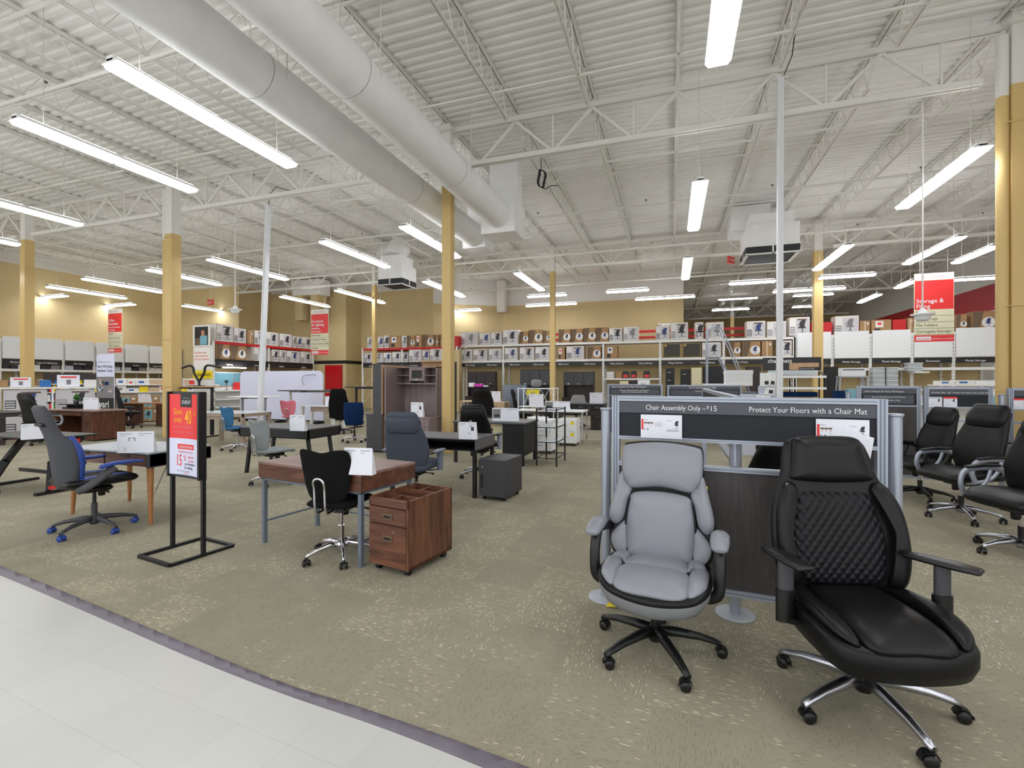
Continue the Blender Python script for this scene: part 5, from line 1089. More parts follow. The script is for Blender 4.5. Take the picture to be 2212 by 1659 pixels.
for z0, z1 in ((.385, .512), (.06, .378)):
    b = MB(); b.box(-W_ / 2 + .004, W_ / 2 - .02, -D_ / 2 - .002, -D_ / 2 + .015, z0, z1, 'walnut'); dr = b.obj('drawer', t)
    b = MB(); zc = (z0 + z1) / 2 if z1 > .5 else .28; b.box(-.045, .045, -D_ / 2 - .012, -D_ / 2 - .002, zc - .022, zc + .022, 'carton_dark'); b.box(-.035, .035, -D_ / 2 - .014, -D_ / 2 - .012, zc - .012, zc + .008, 'stripe_black'); b.obj('handle', dr)
b = MB(); b.tube([(.06, -D_ / 2 - .008, .335), (.06, -D_ / 2, .335)], .009, 'chrome', 10); b.obj('lock', t)
castr(t, [(-.15, -.22), (.15, -.22), (.15, .22), (-.15, .22)], .026)
# sale sign stand
t = thing('floor_sign', 'black poster stand with a red and lilac save over 40 percent poster', 'sign stand', (-4.02, 3.0), R(-8)); W_ = .46
b = MB(); e = .26
for p0, p1 in (((-W_ / 2, -e, .012), (W_ / 2, -e, .012)), ((-W_ / 2, e, .012), (W_ / 2, e, .012)), ((-W_ / 2, -e, .012), (-W_ / 2, e, .012)), ((W_ / 2, -e, .012), (W_ / 2, e, .012))): b.bar(p0, p1, .03, .024, 'black_metal')
b.obj('base_frame', t)
for s in (-1, 1): b = MB(); b.bar((s * W_ / 2, 0, .02), (s * W_ / 2, 0, .72), .03, .03, 'black_metal'); b.obj('post', t)
b = MB(); z0, z1 = .655, 1.405
def py(x): return -.03 + .03 * (1 - (2 * x / W_) ** 2)
b.box(-W_ / 2 - .012, -W_ / 2 + .012, -.045, .02, z0, z1, 'black_metal'); b.box(W_ / 2 - .012, W_ / 2 + .012, -.045, .02, z0, z1, 'black_metal'); b.box(-W_ / 2, W_ / 2, -.02, .02, z0, z0 + .02, 'black_metal'); b.box(-W_ / 2, W_ / 2, -.02, .02, z1 - .02, z1 + .002, 'black_metal'); b.box(-W_ / 2, W_ / 2, .005, .02, z0, z1, 'black_metal'); b.obj('frame', t)
b = MB(); n = 14; zs_ = [z0 + .02, z0 + .34, z1 - .02]
for k, m in ((0, 'poster_lilac'), (1, 'poster_red')):
    vs = [(-W_ / 2 + .014 + (W_ - .028) * i / n, py(-W_ / 2 + .014 + (W_ - .028) * i / n) - .008, z) for z in zs_[k:k + 2] for i in range(n + 1)]
    b.add(vs, [(i, i + 1, n + 2 + i, n + 1 + i) for i in range(n)], m, True)
def ctext(s_, x, z, sz, m, bold=.01, sx=1, al='LEFT'):
    q = MB(); q.text(s_, (x, 0, z), (1, 0, 0), (0, 0, 1), sz, m, bold, al, sx); b.add([(X_, py(X_) - .0095, Z_) for X_, _, Z_ in q.v], q.f, m)
def crect(x0, x1, zz0, zz1, m, o=.0088, n=6):
    vs = [(x0 + (x1 - x0) * i / n, py(x0 + (x1 - x0) * i / n) - o, z) for z in (zz0, zz1) for i in range(n + 1)]; b.add(vs, [(i, i + 1, n + 2 + i, n + 1 + i) for i in range(n)], m)
crect(-.085, .085, 1.27, 1.385, 'stripe_black'); ctext('EVENT', 0, 1.297, .046, 'label_white', .0, .95, 'CENTER'); ctext('FURNITURE', 0, 1.342, .02, 'ink_grey', .01, 1, 'CENTER')
ctext('Save', -.165, 1.205, .078, 'poster_orange', .01, .72); ctext('over', -.165, 1.135, .078, 'poster_orange', .01, .72); ctext('40', -.025, 1.125, .175, 'poster_orange', .015, .62); ctext('%', .115, 1.2, .06, 'poster_orange', .01, .8)
ctext('on all furniture & seating', -.155, 1.09, .026, 'poster_pink', 0, 1); ctext('plus free chair', -.155, 1.045, .018, 'poster_pink'); ctext('assembly today', .0, 1.045, .018, 'poster_pink')
crect(-.12, .12, .9, .945, 'poster_red', .0086); ctext('OFFICE REWARDS', 0, .912, .024, 'label_white', .01, 1, 'CENTER'); ctext('Members now get', 0, .868, .032, 'poster_pink', .005, .9, 'CENTER')
ctext('15', -.14, .755, .14, 'poster_red', .01, .55); ctext('%', -.045, .8, .07, 'poster_red', .0, .8); ctext('back in', .02, .825, .032, 'poster_red'); ctext('rewards', .02, .792, .032, 'poster_pink'); ctext('on furniture', -.03, .762, .034, 'ink'); ctext('& seating', -.03, .73, .034, 'ink'); ctext('exclusions apply, see an associate', -.13, .705, .014, 'ink_grey'); ctext('Office DEPOT', 0, .69, .014, 'poster_red', 0, 1, 'CENTER')
b.obj('poster', t)
# mid-century desk L2
t = thing('writing_desk', 'mid-century desk with white top, walnut drawers and tapered wooden legs beside the gaming chair', 'desk', (-5.775, 3.74)); W_, D_ = 1.34, .7
b = MB(); b.rbox(-W_ / 2, W_ / 2, -D_ / 2, D_ / 2, .735, .76, 'disc_grey', .02); b.obj('desktop', t); b = MB(); b.box(-W_ / 2, W_ / 2, -D_ / 2 + .02, D_ / 2, .61, .735, 'charcoal'); b.box(W_ / 2 - .03, W_ / 2, -D_ / 2, D_ / 2, .6, .735, 'charcoal'); b.box(-W_ / 2, -W_ / 2 + .03, -D_ / 2, D_ / 2, .6, .735, 'charcoal'); b.obj('desk_box', t)
for x0, x1 in ((-W_ / 2 + .035, -.01), (.01, W_ / 2 - .035)):
    b = MB(); b.box(x0, x1, -D_ / 2, -D_ / 2 + .018, .612, .728, 'walnut'); dr = b.obj('drawer', t); b = MB(); handle(b, (x0 + x1) / 2, -D_ / 2, .715, .14, 'black_metal', -.012); b.obj('handle', dr)
legs4(t, W_, D_, .6, .032, 'oak_leg', .07, .03, True)
b = MB(); b.bar((W_ / 2 - .06, -.25, .3), (W_ / 2 - .2, 0, .6), .006, .006, 'chrome'); b.bar((-W_ / 2 + .06, -.25, .3), (-W_ / 2 + .2, 0, .6), .006, .006, 'chrome'); b.obj('brace', t)
p = fl(293, 978, .76); sheet(p[0], p[1], .76, R(28), .34, .22, 'white folded spec sheet standing on the mid-century desk', extra='desk')
# gaming desk L4
t = thing('gaming_desk', 'black gaming desk with slanted legs and red accents behind the gaming chair', 'desk', (-8.5, 4.15)); b = MB(); b.rbox(-.75, .75, -.34, .34, .725, .75, 'black_metal', .04); b.obj('desktop', t)
for s in (-1, 1):
    b = MB(); b.bar((s * .62, .2, .72), (s * .5, -.1, .36), .05, .09, 'black_metal'); b.bar((s * .5, -.1, .36), (s * .66, -.2, .03), .05, .09, 'black_metal'); b.bar((s * .66, -.34, .02), (s * .66, .34, .02), .07, .035, 'black_metal'); b.bar((s * .6, -.1, .68), (s * .6, .2, .68), .04, .06, 'black_metal'); l_ = b.obj('leg', t)
    b = MB(); b.box(s * .66 - .04, s * .66 + .04, -.21, -.12, .06, .1, 'poster_red'); b.obj('accent', l_); b = MB(); b.box(s * .62 - .035, s * .62 + .035, .02, .16, .64, .7, 'poster_red'); b.obj('accent', l_)
b = MB(); b.bar((-.6, .1, .2), (.6, .1, .2), .03, .05, 'black_metal'); b.obj('crossbar', t)
p = fl(70, 949, .752); sheet(p[0], p[1], .752, R(70), .2, .2, 'white sheet folded on the black gaming desk')
# walnut executive desk
t = thing('executive_desk', 'large reddish walnut executive desk with a bank of drawers at left', 'desk', (-14.5, 8.05)); b = MB(); b.box(-1.0, 1.0, -.35, .42, .73, .765, 'walnut_top'); b.obj('desktop', t)
b = MB(); b.box(.48, .96, -.31, .38, .03, .73, 'exec_walnut'); b.box(-.96, -.48, -.31, .38, .03, .73, 'exec_walnut'); b.box(-.48, .48, .3, .34, .2, .73, 'exec_walnut'); b.obj('pedestal', t)
for x0 in (.5, -.94):
    for z0, z1 in ((.6, .71), (.44, .59), (.06, .43)):
        b = MB(); b.box(x0, x0 + .44, -.325, -.31, z0, z1, 'exec_walnut'); dr = b.obj('drawer', t); b = MB(); handle(b, x0 + .22, -.325, (z0 + z1) / 2 + .02, .12, 'polished'); b.obj('handle', dr)
b = MB(); b.box(-.46, .46, -.325, -.31, .62, .71, 'exec_walnut'); b.obj('drawer', t)
sheet(-14.15, 8.0, .766, R(20), .38, .3, 'white sheet standing on the reddish walnut executive desk')
t = thing('desk_riser', 'black desktop riser on the far end of the walnut executive desk', 'desk riser', (-15.1, 8.2, .766)); b = MB(); b.box(-.35, .35, -.2, .2, .1, .125, 'black_metal'); b.obj('platform', t); b = MB(); b.box(-.3, .3, -.15, .15, .0, .03, 'black_metal'); b.box(-.2, -.17, -.1, .1, .03, .1, 'black_metal'); b.box(.17, .2, -.1, .1, .03, .1, 'black_metal'); b.obj('base', t)
t = thing('potted_plant', 'small green leafy plant on the desktop riser', 'plant', (-15.0, 8.15, .892)); b = MB(); b.lathe(0, 0, [(.05, 0), (.07, .1), (.06, .1)], 'charcoal', 14); b.obj('pot', t); b = MB(); rn = random.Random(2)
for i in range(40):
    a = rn.uniform(0, 6.28); e_ = rn.uniform(.1, 1.3); l_ = rn.uniform(.08, .22); d = Vector((math.cos(a) * math.sin(e_), math.sin(a) * math.sin(e_), math.cos(e_))); p = Vector((0, 0, .1)); q = d.cross(Vector((0, 0, 1))).normalized() * .025
    b.add([p, p + d * l_ * .5 + q, p + d * l_, p + d * l_ * .5 - q], [(0, 1, 2, 3)], 'green')
b.obj('leaves', t)
# retractable banner
t = thing('banner_stand', 'tall white and black retractable banner reading Start Working Healthier Today', 'sign stand', (-15.2, 8.95), R(0)); b = MB(); wd = .37; pts = [(-wd, 0), (wd, 0), (wd, 2.15), (wd - .06, 2.22), (-wd + .06, 2.22), (-wd, 2.15)]
b.prism([(x, -.01, z + .04) for x, z in pts], (0, .02, 0), 'poster_lilac'); e = -.012
rect(b, -wd, wd, .6, 1.02, e, 'stripe_black'); b.text('vari', (-.24, e - .001, .75), (1, 0, 0), (0, 0, 1), .28, 'label_white', .02); b.text('Available in store now', (-.33, e, 2.02), (1, 0, 0), (0, 0, 1), .06, 'ink_grey'); b.text('Start Working', (-.34, e, 1.88), (1, 0, 0), (0, 0, 1), .11, 'ink', .01); b.text('Healthier Today', (-.34, e, 1.76), (1, 0, 0), (0, 0, 1), .1, 'ink', .01)
rect(b, -wd, wd, 1.02, 1.62, e, 'ink_grey'); rn = random.Random(5)
for i in range(14): x = rn.uniform(-.3, .2); z = rn.uniform(1.05, 1.5); rect(b, x, x + rn.uniform(.05, .16), z, z + rn.uniform(.03, .1), e - .001 - .0002 * i, rn.choice(['ink', 'paper_grey', 'charcoal', 'skin', 'navy_fabric']))
b.obj('printed_panel', t); b = MB(); b.rbox(-wd - .02, wd + .02, -.1, .1, 0, .05, 'silver', .02); b.obj('base', t)
# light wood desk L8
def simple_desk(label, x, y, rz, W_, D_, H_, mt, mleg, s=.04, apron=0, ma=None, splay=0, name='desk', tt=.03, inset=.04):
    t = thing(name, label, 'desk', (x, y), rz); b = MB(); b.rbox(-W_ / 2, W_ / 2, -D_ / 2, D_ / 2, H_ - tt, H_, mt, .01, 1); b.obj('desktop', t)
    if apron: b = MB(); b.box(-W_ / 2 + .01, W_ / 2 - .01, -D_ / 2 + .01, D_ / 2 - .01, H_ - tt - apron, H_ - tt, ma or mleg); b.obj('apron', t)
    legs4(t, W_, D_, H_ - tt - apron, s, mleg, inset, splay); return t
t = thing('desk', 'light wood desk with a solid end panel behind the black high-back chair', 'desk', (-16.6, 11.2), .1); b = MB(); b.box(-.9, .9, -.35, .35, .74, .77, 'oak_leg'); b.obj('desktop', t); b = MB(); b.box(.5, .88, -.33, .33, .02, .74, 'exec_walnut'); b.obj('side_panel', t); b = MB(); b.box(-.88, -.84, -.33, .33, .02, .74, 'exec_walnut'); b.obj('side_panel', t)
sheet(-16.9, 11.1, .771, R(20), .4, .3, 'white sheet on the light wood desk near the left boxes')
simple_desk('dark desk cut by the left edge before the grey cartons', -15.6, 6.9, 0, 1.6, .7, .76, 'laminate_dark', 'laminate_dark', .12, .08)
# standing desks
def stand_desk(label, x, y, W_, D_, H_, mt, ml, tt=.03):
    t = thing('standing_desk', label, 'desk', (x, y)); b = MB(); b.rbox(-W_ / 2, W_ / 2, -D_ / 2, D_ / 2, H_ - tt, H_, mt, .03); b.obj('desktop', t)
    b = MB(); b.box(-W_ / 2 + .2, W_ / 2 - .2, -.05, .05, H_ - tt - .04, H_ - tt, ml); b.box(-.1, .1, -D_ / 2 + .02, -D_ / 2 + .05, H_ - tt - .03, H_ - tt, 'black_metal'); b.obj('under_frame', t)
    for s in (-1, 1):
        b = MB(); X_ = s * (W_ / 2 - .22); b.box(X_ - .03, X_ + .03, -.04, .04, .05, H_ * .55, ml); b.box(X_ - .022, X_ + .022, -.03, .03, H_ * .55, H_ - tt, ml); b.box(X_ - .035, X_ + .035, -D_ / 2 + .05, D_ / 2 - .05, .0, .035, ml); b.obj('leg', t)
    return t
stand_desk('tall brown-topped standing desk with monitor arms right of the sale sign column', -12.35, 9.4, 1.75, .7, 1.36, 'raw_board', 'black_metal')
t = thing('monitor_arm', 'dual black monitor arms clamped on the tall standing desk', 'monitor arm', (-12.1, 9.35, 1.36)); b = MB(); b.cyl(0, 0, 0, .18, .03, 'black_metal', 12); b.rbox(-.12, .12, -.08, .08, 0, .02, 'black_metal', .01); b.obj('clamp', t)
for s in (-1, 1): b = MB(); b.tube(cr([(0, 0, .12), (s * .18, 0, .35), (s * .22, 0, .5), (s * .35, 0, .56), (s * .7, .05, .5)], 5, False), .03, 'black_metal', 10); b.obj('arm', t)
sheet(-12.75, 9.25, 1.362, 0, .36, .2, 'white 595 price card on the tall standing desk'); 
b = MB(); b.text('595', (-.02, -.003, .06), (1, 0, 0), (0, 0, 1), .09, 'ink', .02); o = b.obj('price_text', bpy.data.objects[[k.name for k in bpy.data.objects if k.name.startswith('counter_sign')][-1]])
stand_desk('white-topped sit-stand desk behind the blue task chair', -10.9, 10.0, 1.25, .65, 1.08, 'panel_white', 'silver')
stand_desk('black-topped standing desk with white legs before the pale partition', -11.0, 12.3, 2.1, .7, 1.2, 'black_metal', 'steel_white')
stand_desk('black standing desk right of the middle of the pale partition', -8.95, 12.75, 1.75, .7, 1.32, 'black_metal', 'black_metal')
stand_desk('black standing desk before the red door with a small plant', -9.75, 15.2, 1.3, .6, 1.40, 'black_metal', 'black_metal')
t = thing('potted_plant', 'tiny green plant on the black standing desk before the red door', 'plant', (-10.2, 15.2, 1.4)); b = MB(); b.lathe(0, 0, [(.05, 0), (.06, .09), (.05, .09)], 'panel_white', 12); b.obj('pot', t); b = MB()
for i in range(24):
    a = i * 2.4; l_ = .2; d = Vector((math.cos(a) * .6, math.sin(a) * .6, .8)); q = Vector((-math.sin(a), math.cos(a), 0)) * .015; p = Vector((0, 0, .08)); b.add([p, p + d * l_ * .5 + q, p + d * l_, p + d * l_ * .5 - q], [(0, 1, 2, 3)], 'green')
b.obj('leaves', t)
sheet(-9.9, 15.15, 1.402, 0, .3, .3, 'white sheet on the black standing desk before the red door')
# pale partition
t = thing('privacy_partition', 'large pale lilac-white rounded partition wall behind the standing desks', 'partition', (-13.35, 13.4)); b = MB(); W_ = 3.75; c = []
for cx, cz, a0 in ((W_ / 2 - .22, 1.64, 0), (-W_ / 2 + .22, 1.64, 90)):
    c += [(cx + .22 * math.cos(R(a0 + 15 * j)), cz + .22 * math.sin(R(a0 + 15 * j))) for j in range(7)]
c += [(-W_ / 2, .12), (W_ / 2, .12)]; b.prism([(x, -.03, z) for x, z in c], (0, .06, 0), 'poster_lilac'); b.obj('panel', t); b = MB(); b.box(-W_ / 2, W_ / 2, -.035, .035, .08, .12, 'black_metal')
for x in (-1.7, 0, 1.7): b.box(x - .02, x + .02, -.25, .25, 0, .08, 'black_metal')
b.obj('foot', t); b = MB(); b.box(.9, 1.0, -.035, -.03, 1.3, 1.33, 'paper_grey'); b.tube(cr([(1.15, -.1, 1.35), (1.1, -.15, 1.5), (1.15, -.12, 1.68), (1.4, -.1, 1.72), (1.65, -.1, 1.72)], 5, False), .015, 'silver', 8); b.obj('desk_lamp_arm', t)
# glass-topped desk
t = thing('desk', 'white glass-topped desk with pale wooden legs behind the blue task chair', 'desk', (-10.0, 8.55)); W_, D_ = 1.6, .8; b = MB(); b.rbox(-W_ / 2, W_ / 2, -D_ / 2, D_ / 2, .752, .765, 'glass_white', .01, 1); b.obj('desktop', t)
b = MB(); b.box(-W_ / 2, W_ / 2, -D_ / 2, -D_ / 2 + .03, .68, .752, 'pale_oak'); b.box(-W_ / 2, W_ / 2, D_ / 2 - .03, D_ / 2, .68, .752, 'pale_oak'); b.box(-W_ / 2, -W_ / 2 + .03, -D_ / 2, D_ / 2, .68, .752, 'pale_oak'); b.box(W_ / 2 - .03, W_ / 2, -D_ / 2, D_ / 2, .68, .752, 'pale_oak'); b.box(-.4, .4, -D_ / 2 + .03, -.0, .6, .68, 'pale_oak'); b.obj('apron', t); legs4(t, W_, D_, .68, .075, 'pale_oak', .04)
b = MB(); b.box(W_ / 2 - .07, W_ / 2 - .04, -D_ / 2 + .05, D_ / 2 - .05, .1, .15, 'pale_oak'); b.obj('stretcher', t)
# black framed desk L13
t = thing('desk', 'grey-topped desk with black apron and splayed black legs', 'desk', (-5.92, 6.15)); W_, D_ = 1.38, .72; b = MB(); b.box(-W_ / 2, W_ / 2, -D_ / 2, D_ / 2, .75, .765, 'desk_grey'); b.obj('desktop', t); b = MB()
b.box(-W_ / 2, W_ / 2, -D_ / 2, -D_ / 2 + .02, .61, .75, 'black_metal'); b.box(-W_ / 2, W_ / 2, D_ / 2 - .02, D_ / 2, .61, .75, 'black_metal'); b.box(-W_ / 2, -W_ / 2 + .02, -D_ / 2, D_ / 2, .61, .75, 'black_metal'); b.box(W_ / 2 - .02, W_ / 2, -D_ / 2, D_ / 2, .61, .75, 'black_metal'); b.box(-W_ / 2, W_ / 2, -D_ / 2, D_ / 2, .61, .62, 'black_metal'); b.obj('apron', t)
legs4(t, W_, D_, .62, .045, 'black_metal', .12, .1)
p = fl(642, 931, .766); sheet(p[0], p[1], .766, R(5), .25, .235, 'white folded sheet standing on the black-aproned desk')
# pink chair desk
t = thing('desk', 'small desk with splayed white legs behind the pink chair', 'desk', (-11.1, 12.0)); t.location = (-9.9, 11.55, 0); b = MB(); b.box(-.62, .62, -.3, .3, .745, .765, 'glass_white'); b.obj('desktop', t); b = MB(); b.box(-.2, .6, -.28, .28, .6, .745, 'pale_oak'); b.obj('drawer_box', t); legs4(t, 1.3, .6, .745, .07, 'panel_white', .1, .06)
p = fl(636 + 28, 882, .77); sheet(-9.6, 11.45, .768, R(0), .26, .28, 'white sheet on the small white-legged desk')
# hutch units
def hutch():
    t = thing('hutch_desk', 'tall grey-brown hutch desk with cubbies and a return beside the duct column', 'desk', (-5.17, 8.9)); W_ = .98
    b = MB(); b.box(-.49, -.465, -.46, .3, 0, 1.8, 'grey_oak'); b.obj('side_panel', t); b = MB(); b.box(.465, .49, -.02, .3, 0, 1.8, 'grey_oak'); b.obj('side_panel', t)
    b = MB(); b.box(-.465, .465, .28, .3, .0, 1.8, 'grey_oak'); b.obj('back_panel', t); b = MB(); b.box(-.49, .49, -.02, .3, 1.78, 1.8, 'grey_oak'); b.box(-.465, .465, -.02, .28, 1.43, 1.455, 'grey_oak'); b.obj('top_shelf', t)
    b = MB(); b.box(-.17, -.155, -.02, .28, 1.455, 1.78, 'grey_oak'); b.obj('divider', t); b = MB(); b.box(.2, .215, -.02, .28, 1.455, 1.78, 'grey_oak'); b.obj('divider', t); b = MB(); b.box(-.465, -.17, -.02, .28, 1.61, 1.625, 'grey_oak'); b.obj('cubby_shelf', t); b = MB(); b.box(.215, .465, -.02, .28, 1.61, 1.625, 'grey_oak'); b.obj('cubby_shelf', t)
    b = MB(); b.box(-.155, .2, -.035, -.02, 1.5, 1.775, 'grey_oak'); b.box(-.1, .15, -.037, -.035, 1.56, 1.73, 'black_metal'); dr = b.obj('door', t); b = MB(); handle(b, .02, -.035, 1.525, .08, 'polished', -.012); b.obj('handle', dr)
    b = MB(); b.box(-.465, .55, -.4, .28, .73, .755, 'grey_oak'); b.obj('desktop', t)
    b = MB(); b.box(.12, .53, -.38, -.36, .45, .73, 'grey_oak'); b.box(.12, .53, -.36, .0, .02, .73, 'grey_oak'); pd = b.obj('pedestal', t)
    for z0, z1 in ((.58, .72), (.4, .57), (.05, .39)): b = MB(); b.box(.14, .51, -.395, -.38, z0, z1, 'grey_oak'); handle(b, .33, -.395, (z0 + z1) / 2, .08, 'polished', -.012); b.obj('drawer', pd)
    b = MB(); b.box(.44, .455, -.46, .3, 0, 1.79, 'raw_board'); return t
hutch()
t = thing('hutch_desk', 'dark grey hutch unit seen from its end, left of the grey-brown hutch desk', 'desk', (-5.9, 8.95)); b = MB(); b.box(-.26, .18, -.5, .6, .78, .8, 'charcoal'); b.box(-.22, .17, -.49, -.47, .03, .78, 'charcoal'); b.box(-.2, .17, -.47, .6, .03, .1, 'black_metal'); b.box(.15, .17, -.47, .6, .03, .78, 'raw_board'); b.box(-.2, .16, .55, .6, .03, .78, 'charcoal'); b.obj('lower_cabinet', t)
b = MB(); b.box(-.06, .15, -.49, -.47, .8, 1.84, 'charcoal'); b.box(-.06, .15, .57, .59, .8, 1.84, 'charcoal'); b.box(-.08, .17, -.5, .6, 1.84, 1.865, 'charcoal'); b.box(.15, .17, -.49, .59, .8, 1.84, 'raw_board'); b.box(-.06, .15, -.47, .57, 1.3, 1.32, 'charcoal'); b.obj('upper_hutch', t)
t = thing('cardboard_back', 'raw brown board back of another hutch showing above the grey-brown hutch', 'cabinet', (-5.0, 9.62)); b = MB(); b.box(-.45, .3, 0, .02, 0, 1.93, 'raw_board'); b.obj('back_panel', t); b = MB(); b.box(-.45, .3, -.12, .28, 1.93, 1.96, 'raw_board'); b.box(.28, .3, .02, .28, 0, 1.93, 'black_metal'); b.obj('top_panel', t)
sheet(-5.0, 8.62, .757, R(-5), .3, .3, 'white sheets standing in the grey-brown hutch', extra='ped')
# charcoal desk L20 and pedestal
t = thing('desk', 'charcoal desk with open front and black square legs, right of the slate grey chair', 'desk', (-3.0, 5.88)); W_, D_ = 1.28, .68; b = MB(); b.box(-W_ / 2, W_ / 2, -D_ / 2, D_ / 2, .74, .755, 'desk_grey'); b.box(W_ / 2 - .016, W_ / 2, -D_ / 2, D_ / 2, .615, .74, 'desk_grey'); b.box(-W_ / 2, -W_ / 2 + .016, -D_ / 2, D_ / 2, .615, .74, 'desk_grey'); b.box(-W_ / 2, W_ / 2, -D_ / 2, D_ / 2, .6, .615, 'black_metal'); b.box(-W_ / 2, W_ / 2, D_ / 2 - .015, D_ / 2, .6, .74, 'black_metal'); b.obj('desktop', t); legs4(t, W_, D_, .6, .045, 'black_metal', .03)
p = fl(1010, 949, .757); sheet(p[0], p[1], .757, R(6), .235, .22, 'white folded sheet standing on the charcoal desk', extra='ped')
t = thing('mobile_pedestal', 'charcoal steel pedestal with a lock and bar handle at the charcoal desk', 'file cabinet', (-2.1, 5.76), R(-5)); b = MB(); b.rbox(-.185, .185, -.255, .265, .05, .515, 'charcoal', .006, 1); b.obj('body', t); b = MB(); b.box(-.183, .183, -.27, -.255, .055, .51, 'charcoal'); dr = b.obj('door', t); b = MB(); b.bar((-.14, -.285, .16), (-.14, -.285, .33), .012, .012, 'black_metal'); b.obj('handle', dr); b = MB(); b.tube([(-.13, -.278, .42), (-.13, -.27, .42)], .014, 'chrome', 10); b.obj('lock', dr); castr(t, [(-.14, -.2), (.14, -.2), (.14, .2), (-.14, .2)])
# black desk L23
t = thing('desk', 'black office desk with a solid black pedestal and fold-out price brochure', 'desk', (-3.1, 8.3)); b = MB(); b.box(-.72, .68, -.42, .42, .74, .765, 'desk_grey'); b.box(-.72, .68, -.42, .42, .725, .74, 'black_metal'); b.obj('desktop', t); b = MB(); b.box(.24, .64, -.38, .38, .17, .725, 'black_metal'); b.box(.03, .24, -.3, -.28, .15, .7, 'cream'); b.obj('pedestal', t)
for x, y in ((.62, -.38), (.62, .38), (.26, .38), (-.68, -.38), (-.68, .38)): b = MB(); b.box(x - .025, x + .025, y - .025, y + .025, 0, .73, 'black_metal'); b.obj('leg', t)
sheet(-2.87, 8.1, .767, R(3), .5, .24, 'wide folded brochure with a photo on the black office desk', extra='photo')
# black wire rack
t = thing('metal_rack', 'open black metal rack with three shelves right of the black desk', 'rack', (-2.08, 8.38)); b = MB(); 
for x in (-.18, .18):
    for y in (-.34, .34): q = MB(); q.bar((x, y, 0), (x, y, 1.02), .024, .024, 'black_metal'); q.obj('upright', t)
for z in (.14, .42, .68, .99):
    q = MB(); 
    for x in (-.18, .18): q.bar((x, -.34, z), (x, .34, z), .014, .014, 'black_metal')
    for y in (-.34, .34): q.bar((-.18, y, z), (.18, y, z), .014, .014, 'black_metal')
    if z < .9 and z > .2: q.box(-.17, .17, -.33, .33, z, z + .015, 'glass_white')
    q.obj('shelf', t)
# white drawers and desks further back
def drawers(label, x, y, W_, D_, H_, n, m='panel_white', cast=True, name='file_cabinet', tags=False, rz=0, hm='silver'):
    t = thing(name, label, 'file cabinet', (x, y), rz); z0 = .06 if cast else .01; b = MB(); b.rbox(-W_ / 2, W_ / 2, -D_ / 2, D_ / 2, z0, H_, m, .006, 1); b.obj('body', t)
    for i in range(n):
        q = (H_ - z0 - .03) / n; z = z0 + .01 + q * i; b = MB(); b.box(-W_ / 2 + .008, W_ / 2 - .008, -D_ / 2 - .014, -D_ / 2, z, z + q - .008, m); dr = b.obj('drawer', t); b = MB(); handle(b, -W_ * .1, -D_ / 2 - .014, z + q * .55, .11, hm, -.014); b.obj('handle', dr)
        if tags: b = MB(); rect(b, W_ * .2, W_ * .38, z + q * .6, z + q * .9, -D_ / 2 - .0145, 'yellow'); b.obj('price_tag', dr)
    if cast: castr(t, [(s * (W_ / 2 - .05), u * (D_ / 2 - .06)) for s in (-1, 1) for u in (-1, 1)], .028)
    return t
drawers('white two-drawer mobile file with yellow tags under the white desk', -2.28, 10.95, .43, .5, .62, 2, tags=True)
drawers('white drawer unit behind the black metal rack, left', -2.95, 10.6, .4, .45, .66, 3)
drawers('white drawer unit behind the black metal rack, right', -2.52, 9.6, .4, .45, .7, 3)
simple_desk('white desk on thin chrome legs above the white mobile file', -2.85, 11.5, 0, 1.75, .7, .78, 'panel_white', 'chrome', .03)
t = thing('wire_stand', 'white metal shelf stand with crossed wire sides behind the brochure', 'shelf', (-3.5, 12.6)); 
for x in (-.5, .5):
    for y in (-.25, .25): q = MB(); q.bar((x, y, 0), (x, y, 1.32), .025, .025, 'panel_white'); q.obj('upright', t)
for z in (.8, 1.3): q = MB(); q.box(-.5, .5, -.25, .25, z - .02, z, 'panel_white'); q.obj('shelf', t)
q = MB()
for i in range(4): a = -.5 + .25 * i; q.bar((a, .25, .82), (a + .25, .25, 1.27), .012, .012, 'panel_white'); q.bar((a + .25, .25, .82), (a, .25, 1.27), .012, .012, 'panel_white')
q.obj('wire_side', t)
sheet(-3.5, 12.4, .802, 0, .4, .34, 'white sheet on the white wire stand')
b = MB(); b.loft([(-.1, .12, .13, .1, 0), (.1, .12, .13, .1, 0)], 'ink_grey', 18, 3, 'y'); o = b.obj('cushion'); o.location = (-3.55, 12.6, 1.32); tag(o, 'grey cushion lying on top of the white wire stand', 'cushion')
t = drawers('maple four-drawer unit of the desk behind the black chairs', -5.0, 13.6, .5, .5, .86, 4, 'maple', False, 'drawer_unit', hm='chrome'); simple_desk('maple desk attached beside the maple drawer unit', -5.75, 13.65, 0, 1.0, .6, .88, 'maple', 'maple', .04)
sheet(-5.15, 13.5, .865, 0, .42, .32, 'white leaflet on the maple drawer unit', extra='photo')
t = thing('office_desk', 'black double-pedestal office desk with chrome handles before the far hutches', 'desk', (-2.85, 14.8)); b = MB(); b.rbox(-.95, .95, -.36, .36, .765, .8, 'charcoal', .01); b.obj('desktop', t); b = MB(); b.box(.5, .9, -.33, .33, .02, .765, 'dark_brown'); b.box(-.9, -.5, -.33, .33, .02, .765, 'dark_brown'); b.box(-.5, .5, -.31, -.29, .62, .765, 'dark_brown'); b.obj('pedestal', t)
for x in (.7, -.7):
    for z in (.68, .4): b = MB(); b.box(x - .18, x + .18, -.345, -.33, z - .1, z + .07, 'black_metal'); handle(b, x, -.345, z, .12, 'chrome'); b.obj('drawer', t)
for x in (-.25, .2): b = MB(); b.box(x - .2, x + .2, -.325, -.31, .64, .75, 'black_metal'); handle(b, x, -.325, .7, .12, 'chrome'); b.obj('drawer', t)
